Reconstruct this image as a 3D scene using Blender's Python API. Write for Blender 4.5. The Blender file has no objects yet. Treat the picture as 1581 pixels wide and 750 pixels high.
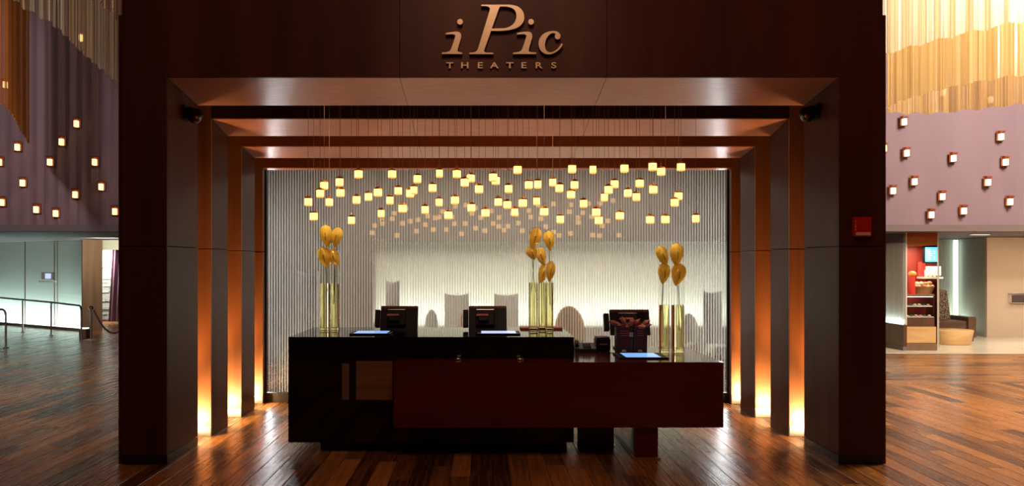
import bpy, bmesh, math, random
from mathutils import Vector, Matrix
random.seed(7)
S = bpy.context.scene
COL = S.collection
PI = math.pi

# ---------------------------------------------------------------- camera
EYE = 1.6; FPX = 1250.0; VX = 746.5; VY = 408.0
cd = bpy.data.cameras.new('camera'); cam = bpy.data.objects.new('camera', cd); COL.objects.link(cam)
cam.location = (0, 0, EYE); cam.rotation_euler = (PI/2, 0, 0)
cd.sensor_width = 36; cd.lens = 36*FPX/1581
cd.shift_x = (790.5-VX)/1581; cd.shift_y = (VY-375)/1581
cd.clip_end = 200
S.camera = cam
def X(px, Y): return (px-VX)/FPX*Y
def Z(py, Y): return EYE-(py-VY)/FPX*Y

# ---------------------------------------------------------------- world, exposure
w = bpy.data.worlds.new('world'); S.world = w; w.use_nodes = True
bg = w.node_tree.nodes['Background']; bg.inputs[0].default_value = (0.9, 0.7, 0.6, 1); bg.inputs[1].default_value = 0.02
S.view_settings.view_transform = 'Standard'; S.view_settings.look = 'None'
S.view_settings.exposure = 0.12; S.view_settings.gamma = 1.0
S.cycles.max_bounces = 10; S.cycles.transparent_max_bounces = 32
S.cycles.sample_clamp_indirect = 4.0

# ---------------------------------------------------------------- lights
def light(name, kind, loc, energy, color, aim=None, **kw):
    l = bpy.data.lights.new(name, kind); l.energy = energy; l.color = color
    for k, v in kw.items(): setattr(l, k, v)
    o = bpy.data.objects.new(name, l); COL.objects.link(o); o.location = loc
    if aim is not None:
        o.rotation_euler = (Vector(aim)-Vector(loc)).to_track_quat('-Z', 'Y').to_euler()
    return o
WARM = (1, .66, .32); CREAM = (1, .82, .6); COOL = (.72, .95, 1)
# uplights standing in the four slots between the portal arches, both sides
SLOTS = [(7.17, 7.52), (8.01, 8.46), (8.95, 9.28)]
PLX, PRX = -2.53, 2.84
UP = 46
for (a, b) in SLOTS:
    for x in (PLX-.17, PRX+.17):
        light('uplight_lamp', 'POINT', (x, (a+b)/2-.03, .13), UP, WARM, shadow_soft_size=.025)
        light('uplight_beam', 'SPOT', (x, (a+b)/2-.03, .16), 150, (1, .50, .15), (x, b+.05, 2.3), spot_size=math.radians(38), spot_blend=1, shadow_soft_size=.03)
# lobby ceiling spots on the curtain wall (left and right), high up
light('wall_spot', 'AREA', (-9.5, 9.5, 6.8), 12, (1, .78, .66), (-9.5, 14.7, 3.0), size=1.2)
light('wall_spot', 'SPOT', (-4.6, 4.5, 5.0), 900, (.95, .82, .88), (-9.6, 14.7, 2.4), spot_size=math.radians(44), spot_blend=.4, shadow_soft_size=.12)
light('wall_spot', 'AREA', (9.5, 10.0, 6.8), 360, (.95, .85, .9), (9.0, 14.7, 3.0), size=2.0)
light('chandelier_spot', 'SPOT', (5.6, 4.6, 5.4), 3900, (1, .95, .82), (6.3, 9.6, 5.0), spot_size=math.radians(62), spot_blend=.3, shadow_soft_size=.3)
light('chandelier_spot', 'SPOT', (-5.0, 4.0, 5.8), 800, (1, .96, .9), (-6.2, 10.0, 4.9), spot_size=math.radians(56), spot_blend=.4, shadow_soft_size=.2)
# general lobby ceiling light over the floor left and right and before the portal
light('ceiling_wash', 'SPOT', (-7.0, 9.0, 7.6), 900, (1, .7, .42), (-6.6, 9.2, 0), spot_size=math.radians(70), spot_blend=.8, shadow_soft_size=.5)
light('ceiling_wash', 'AREA', (8.0, 9.0, 7.4), 1550, (1, .74, .42), (7.5, 9.5, 0), size=3)
light('front_wash', 'AREA', (0.1, 1.5, 6.6), 95, (1, .5, .34), (0.1, 6.4, 2.0), size=2.5)
light('sign_spot', 'SPOT', (0.1, 3.6, 6.0), 150, (1, .86, .62), (0.15, 6.47, 3.4), spot_size=math.radians(34), spot_blend=.8, shadow_soft_size=.05)
# light troughs: behind the counter room, left glass wall, right lounge
light('trough_light', 'AREA', (1.2, 13.72, .60), 40, (.95, 1, .90), (1.2, 14.05, 1.25), shape='RECTANGLE', size=6.0, size_y=.10)
light('room_ceiling', 'AREA', (0.4, 11.7, 3.2), 170, (1, .86, .70), (0.4, 11.9, 0), shape='RECTANGLE', size=6, size_y=2.5)
light('edge_tube', 'AREA', (PLX-.1, 9.9, 1.3), 12, (.95, .96, 1), (PLX+.5, 9.5, 1.3), shape='RECTANGLE', size=.1, size_y=2.2)  # unseen lamp added to brighten the left glass ribs
light('edge_tube', 'AREA', (PRX+.1, 9.9, 1.3), 12, (.95, .96, 1), (PRX-.5, 9.5, 1.3), shape='RECTANGLE', size=.1, size_y=2.2)  # unseen twin, added for the right glass ribs
light('lounge_light', 'AREA', (11.6, 16.2, 2.12), 60, CREAM, (11.6, 16.6, 0), shape='RECTANGLE', size=2.6, size_y=1.6)
light('lounge_light', 'AREA', (11.15, 18.85, .1), 10, (.8, 1, .95), (11.2, 18.8, 2), shape='RECTANGLE', size=.5, size_y=.1)
lw_ = light('panel_glow', 'AREA', (7.79, 15.6, .50), 3.0, (.75, 1, .95), shape='RECTANGLE', size=.03, size_y=1.1); lw_.rotation_euler = (PI, math.radians(12), 0)
for vx_ in (-1.44, .56, 1.66): light('vase_spot', 'SPOT', (vx_, 7.3, 3.42), 120, (1, .82, .55), (vx_, 7.55 if vx_ < 1 else 7.3, 1.6), spot_size=math.radians(24), spot_blend=.6, shadow_soft_size=.03)  # unseen spots added to brighten the vase flowers
light('passage_light', 'AREA', (-10.5, 21.9, 1.93), 90, (1, .97, .9), (-10.7, 23.2, .9), size=.5)  # unseen lamp placed to brighten the stacked stone
light('soffit_light', 'AREA', (-8.6, 18.3, 2.15), 60, (1, .97, .8), (-8.9, 20.0, 1.9), size=.5)  # unseen lamp added in front to brighten the cream lintel

# ---------------------------------------------------------------- materials
def mat(name, color, rough=.5, metal=0, emit=None, es=0, spec=.5, trans=0, ior=1.45, alpha=1, coat=0):
    m = bpy.data.materials.new(name); m.use_nodes = True
    b = m.node_tree.nodes['Principled BSDF']
    b.inputs['Base Color'].default_value = (*color, 1); b.inputs['Roughness'].default_value = rough
    b.inputs['Metallic'].default_value = metal; b.inputs['Specular IOR Level'].default_value = spec
    b.inputs['Transmission Weight'].default_value = trans; b.inputs['IOR'].default_value = ior
    b.inputs['Alpha'].default_value = alpha; b.inputs['Coat Weight'].default_value = coat
    if emit: b.inputs['Emission Color'].default_value = (*emit, 1); b.inputs['Emission Strength'].default_value = es
    return m
def varied(name, c1, c2, rough=.5, scale=(8, 8, 8), detail=4, bump=0, metal=0, spec=.5, coat=0, noise='NOISE', lo=.3, hi=.7, objrand=0, rvar=0):
    m = mat(name, c1, rough, metal, spec=spec, coat=coat); nt = m.node_tree; N = nt.nodes; L = nt.links
    b = N['Principled BSDF']; tc = N.new('ShaderNodeNewGeometry'); mp = N.new('ShaderNodeMapping')
    mp.inputs['Scale'].default_value = scale; L.new(tc.outputs['Position'], mp.inputs['Vector'])
    n = N.new('ShaderNodeTexNoise'); n.inputs['Scale'].default_value = 1; n.inputs['Detail'].default_value = detail
    L.new(mp.outputs[0], n.inputs['Vector'])
    if objrand:
        oi = N.new('ShaderNodeObjectInfo'); ad = N.new('ShaderNodeMath'); ad.operation = 'ADD'
        gi = N.new('ShaderNodeNewGeometry'); L.new(oi.outputs['Random'], ad.inputs[0]); L.new(gi.outputs['Random Per Island'], ad.inputs[1])
        fr = N.new('ShaderNodeMath'); fr.operation = 'FRACT'; L.new(ad.outputs[0], fr.inputs[0])
        wv = N.new('ShaderNodeMath'); wv.operation = 'MULTIPLY'; wv.inputs[1].default_value = 37.0; L.new(fr.outputs[0], wv.inputs[0])
        n.noise_dimensions = '4D'; L.new(wv.outputs[0], n.inputs['W'])
        mixf = N.new('ShaderNodeMath'); mixf.operation = 'MULTIPLY_ADD'; mixf.inputs[1].default_value = objrand
        L.new(fr.outputs[0], mixf.inputs[0])
        sc = N.new('ShaderNodeMath'); sc.operation = 'MULTIPLY_ADD'; sc.inputs[1].default_value = 1-objrand*.5; sc.inputs[2].default_value = -objrand*.28
        L.new(n.outputs['Fac'], sc.inputs[0]); L.new(sc.outputs[0], mixf.inputs[2]); fac = mixf.outputs[0]
    else: fac = n.outputs['Fac']
    r = N.new('ShaderNodeValToRGB'); r.color_ramp.elements[0].color = (*c1, 1); r.color_ramp.elements[1].color = (*c2, 1)
    r.color_ramp.elements[0].position = lo; r.color_ramp.elements[1].position = hi
    L.new(fac, r.inputs[0]); L.new(r.outputs[0], b.inputs['Base Color'])
    if bump:
        bp = N.new('ShaderNodeBump'); bp.inputs['Strength'].default_value = bump; bp.inputs['Distance'].default_value = .01
        L.new(n.outputs['Fac'], bp.inputs['Height']); L.new(bp.outputs[0], b.inputs['Normal'])
    if rvar:
        mr = N.new('ShaderNodeMath'); mr.operation = 'MULTIPLY_ADD'; mr.inputs[1].default_value = rvar; mr.inputs[2].default_value = rough-rvar/2
        L.new(n.outputs['Fac'], mr.inputs[0]); L.new(mr.outputs[0], b.inputs['Roughness'])
    return m
def thin_glass(name, tint=(1, 1, 1), refl=1.0, rough=.02, minr=.0):
    m = bpy.data.materials.new(name); m.use_nodes = True; nt = m.node_tree; N = nt.nodes; L = nt.links
    N.remove(N['Principled BSDF']); out = N['Material Output']
    t = N.new('ShaderNodeBsdfTransparent'); t.inputs[0].default_value = (*tint, 1)
    g = N.new('ShaderNodeBsdfGlossy'); g.inputs['Roughness'].default_value = rough
    f = N.new('ShaderNodeLayerWeight'); f.inputs[0].default_value = .5
    pw = N.new('ShaderNodeMath'); pw.operation = 'POWER'; pw.inputs[1].default_value = 4.5; L.new(f.outputs['Facing'], pw.inputs[0])
    ma = N.new('ShaderNodeMath'); ma.operation = 'MULTIPLY_ADD'; ma.inputs[1].default_value = refl; ma.inputs[2].default_value = minr
    L.new(pw.outputs[0], ma.inputs[0]); mx = N.new('ShaderNodeMixShader'); L.new(ma.outputs[0], mx.inputs[0])
    L.new(t.outputs[0], mx.inputs[1]); L.new(g.outputs[0], mx.inputs[2]); L.new(mx.outputs[0], out.inputs[0])
    return m
def frosted(name, color, clear=.4, gloss=.05, var=None):
    """see-through share plus white diffuse / translucent share"""
    m = bpy.data.materials.new(name); m.use_nodes = True; nt = m.node_tree; N = nt.nodes; L = nt.links
    N.remove(N['Principled BSDF']); out = N['Material Output']
    t = N.new('ShaderNodeBsdfTransparent'); d = N.new('ShaderNodeBsdfDiffuse'); tr = N.new('ShaderNodeBsdfTranslucent')
    d.inputs[0].default_value = (*color, 1); tr.inputs[0].default_value = (*color, 1)
    if var:
        ge = N.new('ShaderNodeNewGeometry'); rp = N.new('ShaderNodeValToRGB'); rp.color_ramp.elements[0].color = (*var, 1); rp.color_ramp.elements[1].color = (*color, 1)
        L.new(ge.outputs['Random Per Island'], rp.inputs[0]); L.new(rp.outputs[0], d.inputs[0]); L.new(rp.outputs[0], tr.inputs[0])
    m1 = N.new('ShaderNodeMixShader'); m1.inputs[0].default_value = .5; L.new(d.outputs[0], m1.inputs[1]); L.new(tr.outputs[0], m1.inputs[2])
    m2 = N.new('ShaderNodeMixShader'); m2.inputs[0].default_value = clear; L.new(m1.outputs[0], m2.inputs[1]); L.new(t.outputs[0], m2.inputs[2])
    g = N.new('ShaderNodeBsdfGlossy'); g.inputs['Roughness'].default_value = .15
    m3 = N.new('ShaderNodeMixShader'); m3.inputs[0].default_value = gloss; L.new(m2.outputs[0], m3.inputs[1]); L.new(g.outputs[0], m3.inputs[2])
    L.new(m3.outputs[0], out.inputs[0]); return m

M = {}
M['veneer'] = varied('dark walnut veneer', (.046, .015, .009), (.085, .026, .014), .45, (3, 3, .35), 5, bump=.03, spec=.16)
M['veneer_h'] = varied('walnut veneer soffit', (.40, .17, .115), (.52, .235, .16), .29, (6, 50, 50), 6, bump=.25, spec=.6)  # walnut copy with the uplight brightness put into its colour
M['veneer_v'] = varied('walnut veneer arch face', (.25, .085, .028), (.33, .115, .038), .45, (14, 14, .6), 5, bump=.04)  # paler walnut copy, the uplit look put into the colour
M['veneer_head'] = varied('reddish walnut header', (.27, .055, .022), (.34, .075, .030), .42, (.6, 14, 14), 5, bump=.04)  # walnut copy with pendant light put into its colour
M['wood'] = varied('oiled plank', (.05, .018, .007), (.40, .165, .045), .27, (38, 1.5, 38), 6, bump=.22, spec=.5, objrand=.55, rvar=.12, lo=.2, hi=.82)
M['wood_x'] = varied('oiled plank crosswise', (.07, .026, .01), (.40, .17, .05), .27, (1.5, 38, 38), 6, bump=.15, spec=.5, objrand=.5, rvar=.12, lo=.2, hi=.82)
M['subfloor'] = mat('subfloor', (.02, .012, .008), .8)
M['tile'] = varied('pale floor tile', (.62, .56, .44), (.70, .64, .52), .22, (2, 2, 2), 3)
M['black'] = mat('black lacquer', (.006, .004, .004), .07, spec=.6)
M['red'] = varied('oxblood lacquer', (.075, .009, .008), (.10, .014, .011), .12, (1, 1, 9), 3, spec=.5)
M['inlay'] = varied('pale wood veneer inlay', (.16, .075, .032), (.25, .125, .055), .35, (1.5, 1, 30), 5)  # foot plate wood, and the reflection painted on the black counter
M['darkbase'] = mat('black skirting', (.012, .007, .006), .4)
M['steel'] = mat('brushed steel', (.62, .60, .57), .28, 1)
M['chrome'] = mat('chrome', (.8, .78, .75), .09, 1)
M['brass'] = varied('brushed bronze lettering', (.48, .34, .20), (.55, .40, .25), .38, (3, 3, 3), 2, metal=.7)
M['copper'] = mat('copper fitting', (.6, .25, .08), .3, 1)
M['cord'] = mat('pendant cord', (.30, .15, .10), .5)
M['pend'] = mat('lit amber glass', (.9, .7, .4), .4, emit=(1, .50, .115), es=3.2)
M['pend_rim'] = mat('amber glass rim', (.9, .5, .2), .4, emit=(1, .36, .05), es=1.0)  # dimmer orange imitates the halo around the glowing shade
M['bulb'] = mat('lamp core', (1, .9, .7), .4, emit=(1, .78, .38), es=9.0)
M['sconce_plate'] = varied('rust brown plate', (.20, .045, .02), (.28, .07, .03), .4, (9, 9, 9), 2)
M['sconce'] = mat('lit sconce block', (1, .8, .5), .4, emit=(1, .74, .40), es=2.6)
M['sconce_l'] = mat('lit amber sconce block', (1, .7, .4), .4, emit=(1, .62, .24), es=2.4)
M['purple'] = varied('plum fabric wall', (.20, .125, .145), (.24, .15, .17), .8, (7, 1, .3), 3)
M['purple_r'] = varied('mauve plaster wall', (.215, .155, .185), (.24, .175, .21), .7, (2, 1, .3), 3)
M['soffit'] = mat('taupe soffit', (.17, .13, .13), .7)
M['ceiling'] = mat('dark ceiling', (.03, .02, .02), .8)
M['pane'] = thin_glass('clear pane', (.98, 1, .99), .5, 0, .06)
M['rib'] = frosted('frosted glass rib', (.93, .94, .93), .70, .01)
M['lam'] = varied('backed milky panel', (.62, .62, .55), (.68, .68, .60), .6, (.5, .5, .5), 2)
M['taupe'] = varied('taupe plaster', (.20, .165, .15), (.24, .20, .18), .7, (1, 1, 1), 2)
M['vase'] = thin_glass('vase glass', (.99, .99, .98), .55, .02, .03)
M['water'] = mat('yellow tinted water', (.93, .88, .42), .0, trans=1, ior=1.33)
M['petal'] = frosted('yellow spathe', (1, .80, .17), 0, .05)
M['spadix'] = mat('rust spadix', (.25, .06, .02), .5)
M['stem'] = mat('olive stem', (.06, .08, .02), .5)
M['plastic'] = mat('matte black plastic', (.006, .004, .004), .5, spec=.15)
M['plastic2'] = mat('brown grey plastic', (.07, .022, .014), .5, spec=.15)
M['screen'] = mat('tablet screen', (.1, .2, .4), .2, emit=(.22, .45, .9), es=.95)
M['screen_w'] = mat('pale tablet screen', (.3, .3, .4), .2, emit=(.55, .62, .95), es=.95)
M['paper'] = mat('white print', (.75, .7, .65), .6)
M['tissue'] = varied('dusty red tissue', (.30, .07, .055), (.45, .14, .10), .6, (30, 30, 30), 3)
M['bag'] = varied('dark brown card', (.03, .016, .012), (.045, .024, .018), .5, (8, 8, 8), 2)
M['dome'] = mat('smoked dome', (.006, .005, .005), .04, spec=.9)
M['lens'] = mat('amber lens', (.5, .2, .08), .2, metal=.6)
M['alarm'] = mat('alarm red', (.45, .015, .012), .3)
M['clearlens'] = mat('alarm lens', (.75, .45, .32), .2)
M['gold_string'] = frosted('gold string', (.90, .74, .46), .10, .03, (.55, .38, .16))
M['silver_string'] = frosted('silver string', (.92, .90, .80), .14, .03, (.50, .45, .34))
M['orange_string'] = frosted('burnt orange string', (.75, .30, .07), .1, .04, (.40, .14, .03))
M['copper_string'] = frosted('copper string', (.55, .28, .2), .2, .06, (.25, .1, .06))
M['stone'] = varied('stacked slate', (.20, .21, .19), (.34, .35, .31), .7, (9, 9, 30), 4, objrand=.4)
M['drape'] = varied('aubergine drape', (.10, .045, .07), (.15, .07, .10), .8, (30, 30, 1), 2)
M['cream'] = mat('cream lintel', (.62, .60, .47), .7)
M['jamb'] = varied('brown wood jamb', (.16, .09, .05), (.22, .125, .07), .5, (8, 8, .8), 3)
M['peach'] = varied('peach plaster', (.56, .40, .29), (.60, .44, .32), .7, (1, 1, 1), 2)
M['sage'] = mat('sage plaster', (.46, .44, .34), .7)
M['led'] = mat('white light strip', (1, 1, 1), .5, emit=(.75, 1, .98), es=1.6)
M['led_dl'] = mat('downlight', (1, 1, 1), .5, emit=(1, .9, .7), es=1.6)
M['led_cool'] = mat('cove strip', (1, 1, 1), .5, emit=(.72, .97, 1), es=9)
M['pattern'] = varied('mottled brown upholstery', (.05, .025, .015), (.32, .22, .16), .8, (45, 45, 45), 2, lo=.45, hi=.55)
M['leather'] = varied('brown leather', (.09, .045, .03), (.13, .065, .04), .35, (9, 9, 9), 3)
M['maple'] = varied('pale maple', (.58, .34, .14), (.68, .43, .20), .35, (3, 3, 14), 4)
M['tan'] = varied('tan upholstery', (.36, .23, .13), (.42, .28, .17), .8, (9, 9, 9), 3)
M['greyup'] = varied('grey upholstery', (.40, .38, .38), (.46, .44, .43), .8, (9, 9, 9), 3)
M['paleup'] = varied('pale grey upholstery', (.40, .40, .40), (.46, .46, .45), .8, (9, 9, 9), 3)
M['cafe_red'] = mat('deep red wall', (.20, .02, .015), .5)
M['cafe_orange'] = mat('orange brown beam', (.36, .11, .03), .4)
M['cafe_red2'] = mat('bright red panel', (.55, .04, .03), .4, emit=(.6, .03, .02), es=.15)  # slight glow put into the red, though panel and jar are no lamps
M['food'] = varied('baked goods', (.42, .20, .07), (.75, .60, .38), .6, (20, 20, 20), 2, objrand=.6)
M['wicker'] = varied('wicker', (.22, .10, .04), (.35, .17, .07), .6, (60, 60, 60), 2)
M['candy'] = varied('orange sweets', (.65, .20, .03), (.85, .40, .08), .5, (40, 40, 40), 2)
M['white'] = mat('white enamel', (.75, .75, .72), .4)
M['menu'] = mat('menu screen', (.05, .3, .5), .3, emit=(.10, .50, .85), es=1.2)
M['green'] = mat('green scrap', (.03, .12, .07), .6)
M['cavity'] = mat('dark cavity', (.03, .015, .01), .7)

# ---------------------------------------------------------------- mesh builder
class MB:
    def __init__(s): s.v = []; s.f = []; s.smooth = False
    def add(s, vs, fs):
        n = len(s.v); s.v += [tuple(v) for v in vs]; s.f += [tuple(i+n for i in f) for f in fs]; return s
    def box(s, x0, x1, y0, y1, z0, z1, c=0):
        if x0 > x1: x0, x1 = x1, x0
        if y0 > y1: y0, y1 = y1, y0
        if z0 > z1: z0, z1 = z1, z0
        if c <= 0:
            vs = [(x, y, z) for z in (z0, z1) for (x, y) in ((x0, y0), (x1, y0), (x1, y1), (x0, y1))]
            return s.add(vs, [(3, 2, 1, 0), (4, 5, 6, 7), (0, 1, 5, 4), (1, 2, 6, 5), (2, 3, 7, 6), (3, 0, 4, 7)])
        bm = bmesh.new(); bmesh.ops.create_cube(bm, size=1)
        for v in bm.verts: v.co = Vector(((x0+x1)/2+v.co.x*(x1-x0), (y0+y1)/2+v.co.y*(y1-y0), (z0+z1)/2+v.co.z*(z1-z0)))
        bmesh.ops.bevel(bm, geom=list(bm.edges), offset=c, segments=2, affect='EDGES', profile=.6)
        bm.verts.index_update(); s.add([v.co[:] for v in bm.verts], [tuple(v.index for v in f.verts) for f in bm.faces]); bm.free(); return s
    def prism(s, poly, z0, z1, axis='z'):
        n = len(poly)
        def p(a, b, c): return (a, b, c) if axis == 'z' else ((a, c, b) if axis == 'y' else (c, a, b))
        vs = [p(a, b, z0) for a, b in poly]+[p(a, b, z1) for a, b in poly]
        return s.add(vs, [tuple(range(n))[::-1], tuple(range(n, 2*n))]+[(i, (i+1) % n, n+(i+1) % n, n+i) for i in range(n)])
    def lathe(s, cx, cy, prof, n=20, cap=True, sq=None, rot=0):
        vs = []
        for (r, z) in prof:
            for i in range(n):
                a = 2*PI*i/n; k = 1
                if sq: k = 1/((abs(math.cos(a))**sq+abs(math.sin(a))**sq)**(1/sq))
                vs.append((cx+r*k*math.cos(a+rot), cy+r*k*math.sin(a+rot), z))
        fs = []
        for j in range(len(prof)-1):
            for i in range(n): fs.append((j*n+i, j*n+(i+1) % n, (j+1)*n+(i+1) % n, (j+1)*n+i))
        if cap: fs.append(tuple(range(n))[::-1]); fs.append(tuple((len(prof)-1)*n+i for i in range(n)))
        return s.add(vs, fs)
    def tube(s, pts, r, n=8, r1=None, closed=False):
        pts = [Vector(p) for p in pts]; vs = []; m = len(pts)
        for k, p in enumerate(pts):
            if closed: d = pts[(k+1) % m]-pts[k-1]
            else: d = pts[min(k+1, m-1)]-pts[max(k-1, 0)]
            d.normalize(); up = Vector((0, 0, 1)) if abs(d.z) < .95 else Vector((1, 0, 0))
            a = d.cross(up).normalized(); b = a.cross(d)
            rr = r if r1 is None else r+(r1-r)*k/(m-1)
            for i in range(n):
                t = 2*PI*i/n; vs.append(tuple(p+(a*math.cos(t)+b*math.sin(t))*rr))
        fs = []
        for k in range(m if closed else m-1):
            q = (k+1) % m
            for i in range(n): fs.append((k*n+i, k*n+(i+1) % n, q*n+(i+1) % n, q*n+i))
        if not closed: fs.append(tuple(range(n))[::-1]); fs.append(tuple((m-1)*n+i for i in range(n)))
        return s.add(vs, fs)
    def ball(s, c, r, n=14, m=9, sc=(1, 1, 1), z0=-1, z1=1):
        prof = []
        for j in range(m+1):
            t = -PI/2+PI*j/m
            prof.append((max(1e-4, math.cos(t)), math.sin(t)))
        k = len(s.v); s.lathe(0, 0, [(a*r, b*r) for a, b in prof], n)
        for i in range(k, len(s.v)):
            v = s.v[i]; s.v[i] = (c[0]+v[0]*sc[0], c[1]+v[1]*sc[1], c[2]+v[2]*sc[2])
        return s
    def xf(s, mtx):
        s.v = [tuple(mtx @ Vector(v)) for v in s.v]; return s

def wloc(o):
    p = Vector((0, 0, 0))
    while o: p = p+o.location; o = o.parent
    return p
def obj(name, mb, m, parent=None, world=True, smooth=False, center=True):
    me = bpy.data.meshes.new(name)
    vs = mb.v
    xs = [v[0] for v in vs]; ys = [v[1] for v in vs]; zs = [v[2] for v in vs]
    c = Vector(((min(xs)+max(xs))/2, (min(ys)+max(ys))/2, min(zs))) if center else Vector((0, 0, 0))
    me.from_pydata([(v[0]-c.x, v[1]-c.y, v[2]-c.z) for v in vs], [], mb.f)
    bm = bmesh.new(); bm.from_mesh(me); bmesh.ops.recalc_face_normals(bm, faces=bm.faces); bm.to_mesh(me); bm.free()
    me.materials.append(m if not isinstance(m, str) else M[m])
    if smooth:
        me.polygons.foreach_set('use_smooth', [True]*len(me.polygons))
        try: me.set_sharp_from_angle(angle=math.radians(40))
        except Exception: pass
    o = bpy.data.objects.new(name, me); COL.objects.link(o)
    o.location = c
    if parent:
        o.parent = parent
        if world: o.location = c-wloc(parent)
    return o
def tag(o, label, cat, group=None):
    o['label'] = label; o['category'] = cat
    if group: o['group'] = group
    return o
def thing(name, loc, label, cat, group=None):
    o = bpy.data.objects.new(name, None); COL.objects.link(o); o.location = loc; o.empty_display_size = .1
    return tag(o, label, cat, group)
def struct(o): o['kind'] = 'structure'; return o
def stuff(o): o['kind'] = 'stuff'; return o
def dup(o, loc, label, rotz=None):
    r = o.copy(); COL.objects.link(r); r.location = loc; r['label'] = label
    if rotz is not None: r.rotation_euler = (0, 0, rotz)
    for ch in list(o.children):
        c = ch.copy(); COL.objects.link(c); c.parent = r
        for g in list(ch.children):
            d = g.copy(); COL.objects.link(d); d.parent = c
    return r
def sempty(name, loc=(0, 0, 0)):
    o = bpy.data.objects.new(name, None); COL.objects.link(o); o.location = loc; o['kind'] = 'structure'; return o
ORD = ['first', 'second', 'third', 'fourth', 'fifth', 'sixth', 'seventh', 'eighth', 'ninth', 'tenth', 'eleventh', 'twelfth', 'thirteenth', 'fourteenth', 'fifteenth', 'sixteenth', 'seventeenth', 'eighteenth', 'nineteenth', 'twentieth']

# ================================================================ LARGE STRUCTURE
# floor: subfloor slab, individual planks laid along the view, crosswise border on the right, pale tile beyond
sub = struct(obj('floor', MB().box(-17, 17, -6, 25, -.08, -.014), 'subfloor'))
PW = .15; PLN = 1.7
def plank_mb(x, y, l, wd, cross=False):
    g = .0012; b = MB(); x0, x1, y0, y1 = (x+g, x+wd-g, y+g, y+l-g)
    if cross: x0, x1, y0, y1 = (x+g, x+l-g, y+g, y+wd-g)
    c = .0025; zt = 0
    vs = [(x0, y0, -.013), (x1, y0, -.013), (x1, y1, -.013), (x0, y1, -.013),
          (x0, y0, zt-c), (x1, y0, zt-c), (x1, y1, zt-c), (x0, y1, zt-c),
          (x0+c, y0+c, zt), (x1-c, y0+c, zt), (x1-c, y1-c, zt), (x0+c, y1-c, zt)]
    fs = [(0, 1, 5, 4), (1, 2, 6, 5), (2, 3, 7, 6), (3, 0, 4, 7), (4, 5, 9, 8), (5, 6, 10, 9), (6, 7, 11, 10), (7, 4, 8, 11), (8, 9, 10, 11)]
    return b.add(vs, fs)
cand = []; rest = MB()
nx = int(27/PW)
for i in range(nx):
    x = -13.0+i*PW
    off = random.random()*PLN
    y = -1.6-off
    ymax = 14.6 if x < 4.4 else 10.9
    if x < -3.0: ymax = 23.0
    while y < ymax:
        l = min(PLN*random.choice((.75, 1, 1, 1.15)), ymax-y)
        if l < .05: break
        cx, cy = x+PW/2, y+l/2
        vis = False
        if cy > 5.2:
            px = VX+cx/max(cy, .1)*FPX
            vis = -40 < px < 1620 and (y+l) > 5.9
            if vis and cy > 7.3 and (188 < px < 300 or 1245 < px < 1362) : vis = False
            if vis and cy > 9.3 and 188 < px < 1362: vis = False
            if vis and 7.1 < cy < 7.9 and -1.5 < cx < 1.3: vis = False
        if vis: cand.append((cy, x, y, l))
        else: rest.add(*(lambda b: (b.v, b.f))(plank_mb(x, y, l, PW)))
        y += l
cand.sort()
tmpl = {}
for k, (cy, x, y, l) in enumerate(cand):
    if k < 295:
        key = round(l, 2)
        if abs(key-l) > 1e-6 or key not in tmpl:
            o = obj('plank', plank_mb(x, y, l, PW), 'wood', sub)
            tmpl[key] = o if abs(key-l) < 1e-3 else tmpl.get(key, o)
        else:
            t = tmpl[key]; o = t.copy(); COL.objects.link(o); o.parent = sub
            o.location = Vector((x+PW/2, y+l/2, -.013))-sub.location
    else: rest.add(*(lambda b: (b.v, b.f))(plank_mb(x, y, l, PW)))
stuff(obj('planking', rest, 'wood', sub))
brd = MB()
for j in range(int(3.7/PW)):
    y = 10.9+j*PW; x = 4.4-random.random()*1.5
    while x < 14:
        l = PLN*random.choice((.75, 1, 1.15)); brd.add(*(lambda b: (b.v, b.f))(plank_mb(x, y, l, min(PW, 14.6-y), True))); x += l
stuff(obj('border_planking', brd, 'wood_x', sub))
obj('pale_tile', MB().box(7.0, 16, 14.62, 24, -.013, .004), 'tile', sub)

# ceiling and lobby outer walls
struct(obj('ceiling', MB().box(-17, 17, -6, 25, 8.0, 8.2), 'ceiling'))
struct(obj('wall_outer_left', MB().box(-17.2, -17, -6, 25, 0, 8), 'purple'))
struct(obj('wall_outer_right', MB().box(17, 17.2, -6, 25, 0, 8), 'purple_r'))
struct(obj('wall_outer_back', MB().box(-17, 17, 25, 25.2, 0, 8), 'taupe'))
struct(obj('wall_behind', MB().box(-17, 17, -6.2, -6, 0, 8), 'veneer'))

# plum draped wall on the left (fine pleats), mauve wall on the right
def pleated(x0, x1, y, z0, z1, pitch, amp, jit=.3):
    b = MB(); n = int((x1-x0)/(pitch/4)); vs = []
    for i in range(n+1):
        x = x0+(x1-x0)*i/n; d = amp*math.sin(2*PI*x/pitch+2.0*math.sin(x*1.7)*jit*3)*(1+.4*math.sin(x*3.1))
        vs += [(x, y+d, z0), (x, y+d, z1), (x, y+.12, z0), (x, y+.12, z1)]
    fs = []
    for i in range(n):
        a = 4*i; c = a+4
        fs += [(a, c, c+1, a+1), (a+2, a+3, c+3, c+2), (a, a+2, c+2, c)]
    return b.add(vs, fs)
wl = struct(obj('wall_upper_left', pleated(-17, -3.0, 14.75, 2.2, 8, .22, .022), 'purple', smooth=True))
wr = struct(obj('wall_upper_right', pleated(3.4, 17, 14.75, 2.2, 8, .5, .006), 'purple_r', smooth=True))
struct(obj('trim_1', MB().box(-17, -4.35, 14.70, 24.8, 2.2, 2.32), 'soffit'))
struct(obj('trim_2', MB().box(4.45, 17, 14.70, 24.8, 2.2, 2.32), 'soffit'))

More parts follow.
